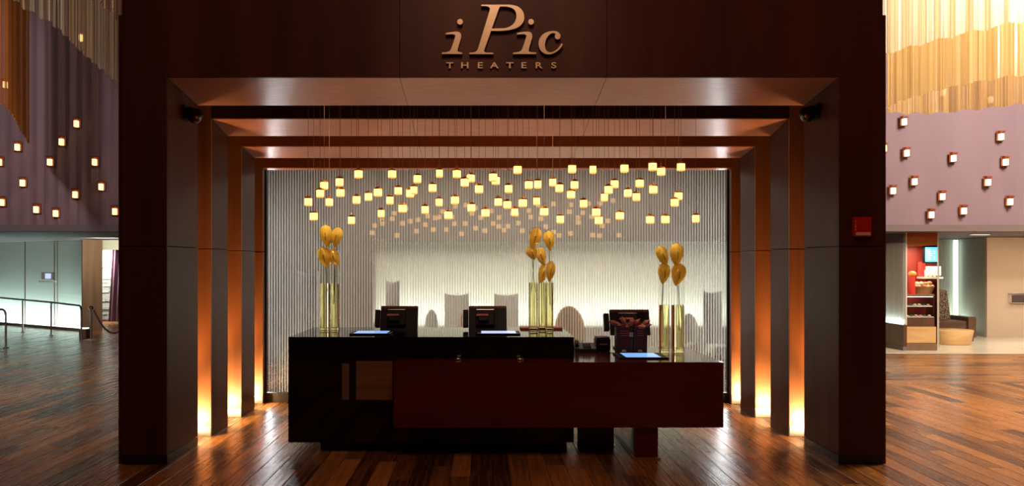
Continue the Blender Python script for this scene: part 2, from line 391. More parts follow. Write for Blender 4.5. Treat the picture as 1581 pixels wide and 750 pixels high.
# ================================================================ PORTAL ARCHES
OX0, OX1 = -2.89, 3.19
FR = [(6.47, 7.17, 3.096, 3.006), (7.52, 8.01, 2.955, 2.869), (8.46, 8.95, 2.832, 2.775), (9.28, 9.36, 2.707, 2.69)]
SEAM = 1.745
fl = ['outermost and tallest dark walnut arch of the portal carrying the metal sign', 'second walnut arch of the portal, just behind the pendant cords',
      'third walnut arch of the portal, over the desk', 'innermost walnut arch of the portal framing the fluted glass wall']
for k, (y0, y1, za, zb) in enumerate(FR):
    t = thing('portal_arch', ((OX0+OX1)/2, (y0+y1)/2, 0), fl[k], 'arch', 'nested walnut arches of the portal')
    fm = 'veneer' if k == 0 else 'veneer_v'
    TOP = 5.6 if k == 0 else 3.45
    g = .004
    for (x0, x1) in ((OX0, PLX), (PRX, OX1)):
        # the post is a core with face and reveal panels
        rx = (x1-.02, x1) if x0 < 0 else (x0, x0+.02)
        ix = (x0, x1-.02) if x0 < 0 else (x0+.02, x1)
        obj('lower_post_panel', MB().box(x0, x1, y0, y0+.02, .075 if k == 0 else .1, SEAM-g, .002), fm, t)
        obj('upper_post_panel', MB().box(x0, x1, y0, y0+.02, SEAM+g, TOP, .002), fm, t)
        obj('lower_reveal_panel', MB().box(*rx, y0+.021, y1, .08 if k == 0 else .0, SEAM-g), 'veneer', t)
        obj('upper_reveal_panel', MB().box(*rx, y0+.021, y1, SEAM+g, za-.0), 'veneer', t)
        obj('post_core', MB().box(*ix, y0+.022, y1-.002, 0, TOP-.02), 'cavity', t)
        if k == 0: obj('skirting', MB().box(x0 if x0 < 0 else x0+.0, x1, y0+.004, y1-.0, 0, .074), 'darkbase', t)
        else: obj('skirting', MB().box(x0, x1, y0-.004, y0+.018, 0, .098, .003), 'steel', t)['label'] = 'brushed steel skirting plate'
    cuts = [PLX, -.67, .986, PRX]
    for i in range(3):
        xa, xb = cuts[i]+g/2, cuts[i+1]-g/2
        obj('header_panel', MB().box(xa, xb, y0, y0+.02, za, TOP, .002), 'veneer' if k < 2 else 'veneer_head', t)  # second header takes the dark veneer for shade, inner ones the lit copy
        # sloping soffit panel
        sl = MB(); ya = y0+.021
        zz = lambda y: za+(zb-za)*(y-y0)/(y1-y0)
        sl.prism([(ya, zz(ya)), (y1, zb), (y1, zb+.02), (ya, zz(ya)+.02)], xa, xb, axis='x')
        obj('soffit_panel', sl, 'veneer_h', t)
    obj('header_core', MB().box(PLX+.001, PRX-.001, y0+.022, y1-.002, za+.03, TOP-.02), 'cavity', t)
# enclosure of the slots and roof over them
struct(obj('wall_left', MB().box(OX0-.04, OX0-.002, 6.50, 9.62, 0, 3.6), 'veneer'))
struct(obj('wall_right', MB().box(OX1+.002, OX1+.04, 6.50, 9.62, 0, 3.6), 'veneer'))
struct(obj('ceiling_portal', MB().box(OX0-.04, OX1+.04, 7.175, 9.62, 3.47, 3.6), 'cavity'))

# uplight fixtures on the floor of every slot
names = ['front', 'middle', 'rear']
for k, (a, b) in enumerate(SLOTS):
    for sd, x in (('left', PLX-.17), ('right', PRX+.17)):
        t = thing('uplight', (x, (a+b)/2-.03, 0), f'steel floor uplight in the {names[k]} slot at the {sd} side of the portal', 'lamp', 'floor uplights between the arches')
        obj('housing', MB().lathe(x, (a+b)/2-.03, [(.07, 0), (.07, .09), (.055, .09), (.05, .05), (.01, .05)], 20), 'steel', t, smooth=True)
        obj('lens', MB().lathe(x, (a+b)/2-.03, [(.045, .052), (.045, .062)], 16), M['bulb'], t)

# ================================================================ BACK GLASS WALL
GY = 9.42
gw = sempty('wall_back', (.155, GY, 0))
GX = [PLX-.05, X(631, GY), X(904, GY), PRX+.05]
for i in range(3):
    a, b = GX[i]+.003, GX[i+1]-.003
    gp = obj('glass_pane', MB().box(a, b, GY, GY+.008, .115, 2.80), 'pane', gw)
    rb = MB(); n = int((b-a)/.0305)
    for j in range(n):
        x = a+(b-a)*(j+.5)/n
        rb.add([(x-.0085, GY+.022, .115), (x, GY+.0125, .115), (x+.0085, GY+.022, .115), (x-.0085, GY+.022, 2.8), (x, GY+.0125, 2.8), (x+.0085, GY+.022, 2.8)],
               [(0, 1, 4, 3), (1, 2, 5, 4), (2, 0, 3, 5)])
    stuff(obj('fluting', rb, 'rib', gp))
obj('edge_trim', MB().box(PLX-.04, PLX+.015, GY-.03, GY-.002, .115, 2.7), 'darkbase', gw)
obj('edge_trim', MB().box(PRX-.015, PRX+.04, GY-.03, GY-.002, .115, 2.7), 'darkbase', gw)
struct(obj('baseboard_back', MB().box(PLX-.1, PRX+.1, GY-.035, GY+.03, 0, .112, .003), 'darkbase'))

# room seen through the glass
RY = 14.0
struct(obj('wall_room_left', MB().box(-4.3, -4.2, 9.63, 14.6, 0, 3.4), 'taupe'))
struct(obj('wall_room_right', MB().box(4.3, 4.4, 9.63, 14.6, 0, 3.4), 'taupe'))
struct(obj('ceiling_room', MB().box(-4.3, 4.4, 9.63, 14.6, 3.4, 3.5), 'taupe'))
struct(obj('wall_room_front_left', MB().box(-4.3, OX0-.045, 9.55, 9.62, 0, 3.5), 'taupe'))
struct(obj('wall_room_front_right', MB().box(OX1+.045, 4.4, 9.55, 9.62, 0, 3.5), 'taupe'))
rx0 = X(580, RY)
pn = struct(obj('wall_room_back', MB().box(-4.2, 4.3, RY+.06, RY+.12, 0, 3.4), 'lam'))
obj('ledge', MB().box(rx0, 4.25, RY-.38, RY+.05, 0, .54, .004), 'paleup', pn)
obj('bulkhead', MB().box(-4.15, 4.25, RY-.30, RY+.05, Z(372, RY-.3), 3.38), 'taupe', pn)
obj('return_wall', MB().box(-4.15, rx0, RY-.32, RY+.05, 0, Z(372, RY-.3)-.003), 'taupe', pn)

# ================================================================ RECEPTION DESK
desk = thing('reception_desk', (.15, 7.3, 0), 'long two-tier reception desk in black and oxblood lacquer under the pendants', 'desk')
HX0, HX1, HY0, HY1, HZ0, HZ1 = X(445, 6.87), X(886, 6.87), 6.87, 7.94, .089, .984
hc = obj('high_counter', MB().box(HX0, HX1, HY0, HY1, HZ0, HZ1, .003), 'black', desk); hc['label'] = 'glossy black upper tier'
LX0, LX1 = X(608, 6.6), X(1117, 6.6)
lw = MB().prism([(LX0, 6.6), (LX1, 6.6), (LX1, 7.85), (HX1+.003, 7.85), (HX1+.003, 6.866), (LX0, 6.866)], .27, .803)
lc = obj('low_counter', lw, 'red', desk); lc['label'] = 'glossy oxblood lower tier'
obj('plinth', MB().box(HX0+.25, HX1-.05, 6.99, 7.85, 0, .088), 'darkbase', desk)
px0, px1 = X(980, 6.66), X(1016, 6.66)
obj('pedestal_leg', MB().box(px0, px1, 6.66, 7.7, .014, .268, .002), 'red', desk)
obj('foot_plate', MB().box(px0-.015, px1+.02, 6.64, 7.72, 0, .013, .002), 'inlay', desk)
obj('back_leg', MB().box(X(892, 7.2), X(948, 7.2), 7.2, 7.24, 0, .268), 'greyup', desk)
obj('wood_inlay', MB().box(X(550, 6.866), X(606, 6.866), 6.862, 6.8695, Z(617, 6.866), Z(557, 6.866)), 'inlay', desk)['label'] = 'pale wood veneer inlay in the black front'  # stands in for a reflection in the glossy black counter
obj('wood_inlay', MB().box(X(528, 6.866), X(539, 6.866), 6.862, 6.8695, Z(617, 6.866), Z(561, 6.866)), 'jamb', desk)['label'] = 'narrow dark wood strip in the black front'  # dimmer strip of the same painted reflection

# ================================================================ SIGN
sg_y = 6.47
sign = thing('wall_sign', (X(776, 6.44), 6.44, Z(106, 6.44)), 'raised bronze lettering reading iPic THEATERS on the dark walnut header', 'sign')
def zp(u, v): return (X(660+u/6.252, sg_y-.03), Z(v/6.252, sg_y-.03))
def smoothpoly(pts, closed=True, n=4, sharp=()):
    out = []; m = len(pts)
    for i in range(m):
        p0, p1, p2, p3 = pts[i-1], pts[i], pts[(i+1) % m], pts[(i+2) % m]
        if i in sharp: p0 = p1
        if (i+1) % m in sharp: p3 = p2
        if i in sharp and (i+1) % m in sharp: out.append(p1); continue
        for k in range(n):
            t = k/n; t2 = t*t; t3 = t2*t
            out.append(tuple(.5*((2*p1[j])+(-p0[j]+p2[j])*t+(2*p0[j]-5*p1[j]+4*p2[j]-p3[j])*t2+(-p0[j]+3*p1[j]-3*p2[j]+p3[j])*t3) for j in (0, 1)))
    return out
def letter(name, loops, depth=.012):
    cu = bpy.data.curves.new(name, 'CURVE'); cu.dimensions = '2D'; cu.fill_mode = 'BOTH'; cu.extrude = depth; cu.bevel_depth = .0012
    for lp in loops:
        sp = cu.splines.new('POLY'); sp.points.add(len(lp)-1); sp.use_cyclic_u = True
        for i, (x, z) in enumerate(lp): sp.points[i].co = (x, z, 0, 1)
    tmp = bpy.data.objects.new('tmp', cu); me = bpy.data.meshes.new_from_object(tmp); bpy.data.objects.remove(tmp)
    b = MB(); b.v = [(v.co.x, sg_y-.022-v.co.z, v.co.y) for v in me.vertices]; b.f = [tuple(p.vertices) for p in me.polygons]
    return obj(name, b, 'brass', sign)
Pout = [(520, 48), (800, 48), (868, 64), (912, 100), (932, 150), (930, 200), (900, 245), (850, 275), (780, 292), (700, 299), (613, 299), (545, 490), (553, 505), (572, 510), (635, 512), (635, 523), (405, 523), (405, 512), (445, 508), (470, 498), (487, 475), (600, 105), (603, 85), (590, 68), (565, 61), (520, 59)]
Pin = [(700, 64), (770, 66), (825, 85), (852, 118), (858, 165), (843, 215), (805, 253), (745, 274), (620, 279), (690, 82)]
letter('letter_p', [[zp(*p) for p in smoothpoly(Pout, sharp=(0, 1, 10, 11, 14, 15, 16, 17, 20, 21, 25))], [zp(*p) for p in smoothpoly(Pin, sharp=(0, 8, 9))]])
def ilet(dx, wide=0):
    body = [(178, 322), (230, 312), (285, 308), (315, 320), (325, 350), (318, 385), (292, 478), (300, 502), (335+wide, 510), (335+wide, 522), (140, 522), (140, 510), (185, 506), (215, 492), (232, 465), (268, 355), (262, 338), (240, 331), (180, 334)]
    dot = [(318-4+dx-0+27*math.cos(a*PI/8), 212+27*math.sin(a*PI/8)) for a in range(16)]
    return [[zp(x+dx, y) for x, y in smoothpoly(body, sharp=(0, 8, 9, 10, 11, 18))], [zp(x, y) for x, y in dot]]
letter('letter_i', ilet(0)); letter('letter_i', ilet(686, 28))
Cc = [(1293, 420), (1305, 428), (1285, 465), (1240, 503), (1180, 525), (1125, 515), (1085, 475), (1073, 420), (1085, 370), (1120, 330), (1170, 308), (1220, 302), (1260, 312), (1282, 340), (1278, 368), (1256, 382), (1234, 370), (1230, 347), (1236, 330), (1215, 320), (1180, 332), (1150, 370), (1134, 420), (1137, 468), (1157, 498), (1190, 508), (1235, 490), (1268, 458)]
letter('letter_c', [[zp(*p) for p in smoothpoly(Cc, sharp=(0, 1))]])
def textmesh(ch, size, ext, off=0):
    cu = bpy.data.curves.new('t', 'FONT'); cu.body = ch; cu.size = size; cu.extrude = ext; cu.offset = off; cu.align_x = 'CENTER'
    tmp = bpy.data.objects.new('tmp', cu); me = bpy.data.meshes.new_from_object(tmp); bpy.data.objects.remove(tmp)
    return [tuple(v.co) for v in me.vertices], [tuple(p.vertices) for p in me.polygons]
for ch, cx in zip('THEATERS', (215, 360, 510, 645, 795, 932, 1078, 1220)):
    vs, fs = textmesh(ch, .0665, .008, .0012)
    xs = [v[0] for v in vs]; mid = (min(xs)+max(xs))/2; x0, z0 = zp(cx, 654)
    b = MB(); b.v = [(x0+(v[0]-mid)*1.42, sg_y-.012-v[2], z0+v[1]) for v in vs]; b.f = fs
    obj('letter_'+ch.lower(), b, 'brass', sign)

# ================================================================ PENDANTS
P5 = [(606,148),(810,148),(490,197),(397,218),(372,266),(496,262),(300,317),(428,319),(333,405),(563,429),(594,305),(666,286),(724,260),(797,308),(848,250),(744,388),(874,357),(965,178),(943,246),(920,266),(1057,232),(1012,365),(1099,144),(1205,147),(1290,174),(1253,199),(1097,320),(1193,307),(1153,398),(1340,240),(1293,353),(1379,384),(1426,168),(1442,188),(1457,318)]
P6 = [(194,122),(526,117),(654,121),(845,114),(1017,103),(1069,133),(1190,105),(139,238),(262,214),(317,211),(408,199),(449,234),(541,214),(520,273),(132,335),(177,380),(226,324),(310,313),(356,377),(454,423),(596,328),(785,209),(748,243),(723,290),(866,264),(938,205),(918,287),(1021,242),(674,380),(689,430),(817,402),(1002,426),(1095,424),(1151,321),(1175,282),(1280,419)]
pen = [(400+a/3.946, 230+b/3.946) for a, b in P5]+[(750+a/3.9475, 230+b/3.9475) for a, b in P6]
pen.sort()
# shared proto meshes built at the origin (0,0,0 = cord foot / cap of shade)
def shade_mb():
    return MB().lathe(0, 0, [(.006, -.004), (.024, -.004), (.029, -.009), (.030, -.018), (.030, -.066), (.028, -.070)], 20, sq=6)
def halo_mb(): return MB().lathe(0, 0, [(.0285, -.0705), (.0295, -.0715), (.0290, -.0765), (.018, -.079), (.004, -.079)], 20, sq=6)  # bottom band imitating the orange halo edge of the shade
def cap_mb(): return MB().lathe(0, 0, [(.031, -.012), (.031, -.002), (.018, .003), (.007, .010)], 16, sq=6)
def loop_mb(): return MB().tube([(.011*math.sin(t), 0, .021-.014*math.cos(t)) for t in [2*PI*i/12 for i in range(12)]], .0022, 5, closed=True)
proto = None; TOPZ = 3.44; used = []
tiers = [('top', 0, 271), ('second', 271, 286), ('third', 286, 302), ('fourth', 302, 320), ('lowest', 320, 999)]
cnt = {t[0]: 0 for t in tiers}
rows = [7.22, 7.34, 7.46]
for k, (u, v) in enumerate(pen):
    best = None
    order = rows[:]; random.shuffle(order)
    for yy in order+[7.25, 7.31, 7.40, 7.49]:
        x = X(u, yy)
        dd = min([math.hypot(x-a, yy-b) for a, b in used] or [9])
        if dd > .1: best = yy; break
        if best is None or dd > bd: best = yy; bd = dd
    yy = best; x = X(u, yy); z = Z(v, yy)+.035; used.append((x, yy))
    tn = [t[0] for t in tiers if t[1] <= v < t[2]][0]; i = cnt[tn]; cnt[tn] += 1
    lab = f'small glowing amber glass pendant, {ORD[i]} from the left in the {tn} tier'
    if proto is None:
        proto = thing('pendant_lamp', (0, 0, 0), lab, 'lamp', 'amber glass pendants over the desk')
        obj('shade', shade_mb(), 'pend', proto, smooth=True, center=False); obj('rim', halo_mb(), 'pend_rim', proto, smooth=True, center=False); cpm = obj('cap', cap_mb(), 'copper', proto, center=False); obj('hanging_loop', loop_mb(), 'copper', cpm, center=False)
        obj('cord', MB().tube([(0, 0, 0), (0, 0, 1)], .0017, 5), 'cord', proto, center=False)
        t = proto; t.location = (x, yy, z)
    else: t = dup(proto, (x, yy, z), lab, random.random()*PI)
    for c in t.children:
        if c.name.startswith('cord'): c.location = (0, 0, .032); c.scale = (1, 1, TOPZ-z-.032)
cp = obj('canopy', MB().box(X(450, 7.35), X(1100, 7.35), 7.185, 7.51, 3.442, 3.468, .003), 'cavity')
tag(cp, 'long dark ceiling plate in the slot behind the first arch, holding the pendant cords', 'ceiling plate')

# ================================================================ SECURITY DOMES, ALARM
for sd, wx, dirn, (u, v, yy) in (('left', PLX, 1, (290, 177, 6.85)), ('right', PRX, -1, (1260, 175, 6.886))):
    z = Z(v, yy); t = thing('security_camera', (wx, yy, z), f'black dome security camera high on the {sd} jamb of the outer arch', 'camera', 'dome cameras on the outer arch')
    obj('wall_plate', MB().box(wx+dirn*.001, wx+dirn*.014, yy-.05, yy+.05, z-.05, z+.08, .004), 'plastic', t)
    obj('bracket', MB().tube([(wx+dirn*.01, yy, z+.045), (wx+dirn*.05, yy, z+.05), (wx+dirn*.085, yy, z+.035)], .018, 10), 'plastic', t, smooth=True)
    cx = wx+dirn*.085
    hs = obj('housing', MB().lathe(cx, yy, [(.02, z+.052), (.05, z+.045), (.068, z+.02), (.07, z-.008), (.066, z-.012)], 24), 'plastic', t, smooth=True)
    d = obj('dome', MB().ball((cx, yy, z-.012), .062, 24, 12), 'dome', hs, smooth=True)
    obj('lens', MB().ball((cx+dirn*.03, yy-.045, z-.03), .014, 12, 8), 'lens', hs, smooth=True)
al_x, al_z = X(1329, 6.46), Z(350, 6.46)
t = thing('fire_alarm', (al_x, 6.468, al_z-.08), 'red fire alarm strobe on the right post of the outer arch', 'alarm')
obj('housing', MB().box(al_x-.070, al_x+.070, 6.425, 6.4685, al_z-.078, al_z+.078, .006), 'alarm', t)
obj('strobe_lens', MB().box(al_x-.058, al_x+.055, 6.410, 6.4245, al_z-.070, al_z-.045, .004), 'clearlens', t)
for i, ch in enumerate('FIRE'):
    vs, fs = textmesh(ch, .022, .0006)
    b = MB(); b.v = [(al_x-.056+v[0]*.8, 6.4235-v[2], al_z+.035-i*.021+v[1]) for v in vs]; b.f = fs
    obj('letter_'+ch.lower(), b, 'paper', t)

# ================================================================ VASES AND FLOWERS
def vase(u, ub, top, water, z0, yy, wpx, lab, grp, y_off=0):
    y = yy+y_off; x = X(u, y); r = wpx/2*y/FPX; zt = Z(top, y); zw = Z(water, y)
    t = thing('cylinder_vase', (x, y, z0), lab, 'vase', grp)
    obj('glass', MB().lathe(x, y, [(r*.96, z0+.001), (r, z0+.004), (r, zt), (r-.003, zt), (r-.003, z0+.026), (.001, z0+.024)], 32, cap=False), 'vase', t, smooth=True)
    obj('glass_base', MB().lathe(x, y, [(r-.006, z0+.002), (r-.004, z0+.005), (r-.004, z0+.020), (r-.006, z0+.023)], 32), M['chrome'] if 0 else 'water', t, smooth=True)
    obj('water', MB().lathe(x, y, [(r-.0045, z0+.0265), (r-.0045, zw)], 32), 'water', t)
    return t, x, y, r
def flower(u, v, wpx, hpx, stemfoot, yy, tilt, lab, face=0):
    x, z = X(u, yy), Z(v, yy); wd, h = 1.28*wpx*yy/FPX, .98*hpx*yy/FPX
    t = thing('anthurium', (x, yy, z), lab, 'flower', 'yellow anthuriums in the glass vases')
    # heart-shaped, cupped spathe
    vs = []; fs = []; nu, nv = 8, 12
    for j in range(nv+1):
        s_ = j/nv; half = .5*wd*(math.sin(PI*s_**.62))**.8+.001
        for i in range(nu+1):
            q = i/nu*2-1
            px_ = q*half; pz = (.5-s_)*h*(1)+.16*h*abs(q)*(1-s_)**2*2
            py = -.016*(1-q*q)+.5*wd*.45*(abs(q)**2)*(1 if face == 0 else .6)-.018*math.sin(PI*s_)
            vs.append((px_, py, pz))
    for j in range(nv):
        for i in range(nu):
            a = j*(nu+1)+i; fs.append((a, a+1, a+nu+2, a+nu+1))
    n0 = len(vs); vs += [(a, b+.0015, c) for a, b, c in vs]; fs += [tuple(i+n0 for i in f)[::-1] for f in fs]
    b = MB().add(vs, fs)
    mt = Matrix.Translation((x, yy, z)) @ Matrix.Rotation(tilt, 4, 'Y') @ Matrix.Rotation(face, 4, 'Z')
    b.xf(mt); obj('spathe', b, 'petal', t, smooth=True)
    sp = MB().tube([(0, -.028, h*.30), (0, -.045, h*.1), (0, -.048, -h*.12)], .0046, 7, r1=.003).xf(mt); obj('spadix', sp, 'spadix', t, smooth=True)
    a = mt @ Vector((0, .004, h*.30)); a2 = mt @ Vector((0, .022, h*.1)); f = Vector(stemfoot)
    mid = a2.lerp(f, .5)+Vector((.006*math.sin(u), .004, 0))
    pts = []
    P_ = [a, a2, mid, f]
    for k in range(13):
        s_ = k/12; c = (1-s_)**3*P_[0]+3*(1-s_)**2*s_*P_[1]+3*(1-s_)*s_*s_*P_[2]+s_**3*P_[3]; pts.append(c)
    obj('stem', MB().tube(pts, .0026, 6), 'stem', t, smooth=True)
T1 = HZ1+.0005; T2 = .8035
vl = 'clear cylinder vase of yellow water on the desk'
vase(502, 0, 352, 437.5, T1, 7.62, 17, 'left tall glass vase of the pair at the left end of the high desk', 'tall glass vases on the desk')
vase(517.6, 0, 352, 437.5, T1, 7.64, 14.5, 'right tall glass vase of the pair at the left end of the high desk', 'tall glass vases on the desk')
for (u, v, w_, h_, fu, fv, tl, l) in ((504, 368, 15, 27, 508, 470, -.15, 'upper yellow anthurium in the left vase of the left pair'), (502, 401, 15, 27, 507, 450, -.3, 'lower yellow anthurium in the left vase of the left pair')):
    flower(u, v, w_, h_, (X(fu-2, 7.62), 7.62, Z(fv, 7.62)), 7.62, tl, l)
for (u, v, w_, h_, fu, fv, tl, l) in ((518.5, 370, 13, 25, 516, 470, .2, 'upper yellow anthurium in the right vase of the left pair'), (517.5, 401, 14, 23, 516, 448, -.5, 'lower yellow anthurium in the right vase of the left pair')):
    flower(u, v, w_, h_, (X(fu, 7.64), 7.64, Z(fv, 7.64)), 7.64, tl, l)
vase(823.5, 0, 350, 436, T1, 7.50, 15, 'leftmost tall glass vase of the three at the right end of the high desk', 'tall glass vases on the desk')
vase(837.3, 0, 350, 436, T1, 7.60, 13.5, 'middle tall glass vase of the three, set slightly back', 'tall glass vases on the desk')
vase(848.6, 0, 352, 436, T1, 7.49, 13, 'rightmost tall glass vase of the three at the right end of the high desk', 'tall glass vases on the desk')
for (u, v, w_, h_, fu, fv, tl, yy, l) in (
    (824.5, 372, 14, 27, 821, 450, .3, 7.50, 'topmost yellow anthurium in the leftmost vase of the three'), (822.5, 393, 13, 18, 826, 451, -.4, 7.50, 'second yellow anthurium in the leftmost vase of the three'),
    (837, 399, 13, 23, 837, 496, -.35, 7.60, 'upper yellow anthurium in the middle vase of the three'), (837.5, 426, 13, 25, 838, 500, .35, 7.60, 'lower yellow anthurium in the middle vase of the three'),
    (848.5, 375, 13, 24, 849, 470, -.1, 7.49, 'upper yellow anthurium in the rightmost vase of the three'), (849.5, 423, 11.5, 26, 851, 480, .1, 7.49, 'lower yellow anthurium in the rightmost vase of the three')):
    flower(u, v, w_, h_, (X(fu, yy), yy, Z(fv, yy)), yy, tl, l)
vase(1025.5, 0, 384, 470.5, T2, 7.32, 17, 'left glass vase of the pair on the low desk end', 'tall glass vases on the desk')
vase(1046.3, 0, 383, 470.5, T2, 7.32, 20.5, 'right glass vase of the pair on the low desk end', 'tall glass vases on the desk')
for (u, v, w_, h_, fu, fv, tl, l) in ((1025, 399, 14, 26, 1022, 470, -.35, 'upper yellow anthurium in the left vase on the low desk'), (1025, 426, 15, 26, 1022, 480, .1, 'lower yellow anthurium in the left vase on the low desk'),
    (1045, 397, 17, 28, 1048, 510, .05, 'upper yellow anthurium in the right vase on the low desk'), (1047, 428, 18, 28, 1051, 492, .2, 'lower yellow anthurium in the right vase on the low desk')):
    flower(u, v, w_, h_, (X(fu, 7.32), 7.32, Z(fv, 7.32)), 7.32, tl, l)
fo = obj('leather_folder', MB().box(X(803, 7.76), X(867, 7.76), 7.66, 7.86, T1, T1+.018, .004), 'tissue')
tag(fo, 'flat dusty red folder lying behind the three vases on the high desk', 'folder')

# ================================================================ TERMINALS
def terminal(u0, u1, ztop, zbase, yy, lab, reader_side=-1):
    cx = (X(u0, yy)+X(u1, yy))/2; hw = (X(u1, yy)-X(u0, yy))/2
    t = thing('payment_terminal', (cx, yy, zbase), lab, 'computer', 'point of sale terminals on the desk')
    H = .245; tz = Matrix.Translation((cx, yy, ztop-.012)) @ Matrix.Rotation(math.radians(-20), 4, 'X')
    # monitor hangs down from its top edge, back towards the camera; tilt brings the lower edge nearer
    b = MB().box(-hw, hw, -.03, .0, -H, 0, .006).xf(tz); shell = obj('monitor_shell', b, 'plastic', t)
    obj('bezel_edge', MB().box(-hw+.004, hw-.004, -.036, -.031, -.030, -.002, .002).xf(tz), 'plastic2', shell)
    obj('display', MB().box(-hw+.015, hw-.015, .001, .004, -H+.015, -.015).xf(tz), 'plastic', shell)
    bbx = obj('back_box', MB().box(-hw*.62, hw*.35, -.075, -.032, -.20, -.055, .008).xf(tz), 'plastic', t)
    obj('box_lip', MB().box(-hw*.60, hw*.33, -.080, -.032, -.054, -.047, .002).xf(tz), 'steel', bbx)
    obj('connector_hood', MB().box(-hw*.60, hw*.02, -.125, -.077, -.125, -.105, .004).xf(tz), 'tissue', bbx)
    obj('hinge', MB().box(-hw*.5, hw*.05, -.118, -.077, -.17, -.127, .006).xf(tz), 'plastic', bbx)
    sd = -hw-.004
    obj('card_reader', MB().box(sd-.05, sd, -.03, .03, -.20, -.035, .008).xf(tz), 'plastic', t)
    obj('neck', MB().box(cx-.06, cx+.05, yy-.01, yy+.05, zbase+.018, ztop-.16, .006), 'plastic2', t)
    obj('stand_base', MB().box(cx-.13, cx+.11, yy-.05, yy+.14, zbase, zbase+.017, .005), 'plastic2', t)
    return t
terminal(586+3, 646, Z(471.5, 7.66), T1, 7.66, 'black point of sale terminal on the left half of the high desk, seen from behind')
terminal(724, 782, Z(471.5, 7.66), T1, 7.66, 'black point of sale terminal on the high desk, just left of the three vases')
terminal(940, 1001, Z(477, 7.62), T2, 7.62, 'black point of sale terminal on the low desk behind the two gift bags')

# tablets lying on the desk
def tablet(u0, u1, v0, v1, z, lab, m, fw=.05):
    ya = (EYE-z)*FPX/(v0-VY); yb = (EYE-z)*FPX/(v1-VY)
    xa, xb = X(u0, ya), X(u1, ya)
    t = thing('tablet', ((xa+xb)/2, (ya+yb)/2, z), lab, 'tablet', 'lit tablets lying on the desk')
    obj('frame', MB().box(xa-fw, xb+fw, ya-.025, yb+.025, z, z+.012, .003), 'plastic', t)
    obj('screen', MB().box(xa, xb, ya, yb, z+.0122, z+.0135), m, t)
tablet(546, 597, 516.5, 512.8, T1, 'black framed tablet with a blue lit screen beside the left pair of vases', 'screen', .035)
tablet(743, 797, 516.5, 512.8, T1, 'black framed tablet with a pale lit screen in front of the middle terminal', 'screen_w', .035)
tablet(967, 1021, 553.5, 547, T2, 'black framed tablet with a bright blue screen on the low desk', 'screen', .06)

# chrome pucks
for (u, l) in ((707, 'small round chrome disc on the red ledge below the high desk, left one'), (803, 'small round chrome disc on the red ledge below the high desk, right one')):
    x = X(u, 6.76); t = thing('chrome_disc', (x, 6.76, T2), l, 'button', 'chrome discs on the ledge')
    obj('rim', MB().lathe(x, 6.76, [(.036, T2), (.036, T2+.008), (.030, T2+.011)], 24), 'chrome', t, smooth=True)
    obj('cap', MB().lathe(x, 6.76, [(.026, T2+.0112), (.024, T2+.016), (.012, T2+.019)], 20), 'steel', t, smooth=True)

# gift bags with tissue
def bag(u0, u1, lab, yy, s):
    x0, x1 = X(u0, yy), X(u1, yy); cx = (x0+x1)/2; zt = Z(505, yy)
    t = thing('gift_bag', (cx, yy+.05, T2), lab, 'bag', 'gift bags on the low desk')
    b = MB(); d = .10
    v = [(x0, yy, T2), (x1, yy, T2), (x1, yy+d, T2), (x0, yy+d, T2), (x0-.004, yy-.004, zt), (x1+.004, yy-.004, zt), (x1+.004, yy+d+.004, zt), (x0-.004, yy+d+.004, zt), (x0, yy+.002, zt), (x1, yy+.002, zt), (x1, yy+d-.002, zt), (x0, yy+d-.002, zt), (x0+.004, yy+.004, zt-.05), (x1-.004, yy+.004, zt-.05), (x1-.004, yy+d-.004, zt-.05), (x0+.004, yy+d-.004, zt-.05)]
    b.add(v, [(3, 2, 1, 0), (0, 1, 5, 4), (1, 2, 6, 5), (2, 3, 7, 6), (3, 0, 4, 7), (4, 5, 9, 8), (5, 6, 10, 9), (6, 7, 11, 10), (7, 4, 8, 11), (8, 9, 13, 12), (9, 10, 14, 13), (10, 11, 15, 14), (11, 8, 12, 15), (12, 13, 14, 15)])
    bb = obj('bag_body', b, 'bag', t)
    obj('front_label', MB().box(x0+.012, x1-.012, yy-.005, yy-.0025, T2+.045, zt-.015), M['plastic2'], bb)
    for i in range(3):
        zz = zt-.034-i*.020
        obj('text_line', MB().box(x0+.03, x1-.03, yy-.0065, yy-.0055, zz-.0025, zz+.0025), M['tissue'], bb)
    obj('emblem', MB().prism([(cx-.028, T2+.012), (cx-.012, T2+.034), (cx-.004, T2+.02), (cx+.004, T2+.036), (cx+.012, T2+.018), (cx+.028, T2+.012)], yy-.0055, yy-.004, axis='y'), 'paper', bb)
    rr = random.Random(s); tm = MB()
    for k in range(9):
        a = rr.uniform(0, 2*PI); ln = rr.uniform(.05, .115); base = Vector((cx+rr.uniform(-.02, .02), yy+d/2+rr.uniform(-.02, .02), zt-.045))
        dr = Vector((math.cos(a)*.75, math.sin(a)*.45, rr.uniform(.75, 1.1))).normalized(); sd = dr.cross(Vector((rr.random(), rr.random(), .2))).normalized()*.032
        tip = base+dr*ln
        q = [base-sd*.4, base+sd*.4, base+dr*ln*.6+sd, tip+Vector((0, -.01, .0)), base+dr*ln*.65-sd, base+dr*ln*.45+Vector((0, -.012, 0))]
        tm.add(q, [(0, 5, 4), (0, 1, 5), (1, 2, 5), (5, 2, 3), (5, 3, 4)])
        tm.add([v_+Vector((.001, .0015, .001)) for v_ in q], [(0, 4, 5), (0, 5, 1), (1, 5, 2), (5, 3, 2), (5, 4, 3)])
    obj('tissue', tm, 'tissue', t)
bag(952, 976, 'left dark gift bag with red tissue on the low desk', 7.28, 3)
bag(979, 999, 'right dark gift bag with red tissue, next to the desk tablet', 7.28, 8)
gt = obj('gold_tag', MB().box(X(972, 7.25), X(978, 7.25), 7.26, 7.264, Z(520, 7.25), Z(513, 7.25)), 'brass')
tag(gt, 'tiny gold gift tag between the two gift bags', 'tag')
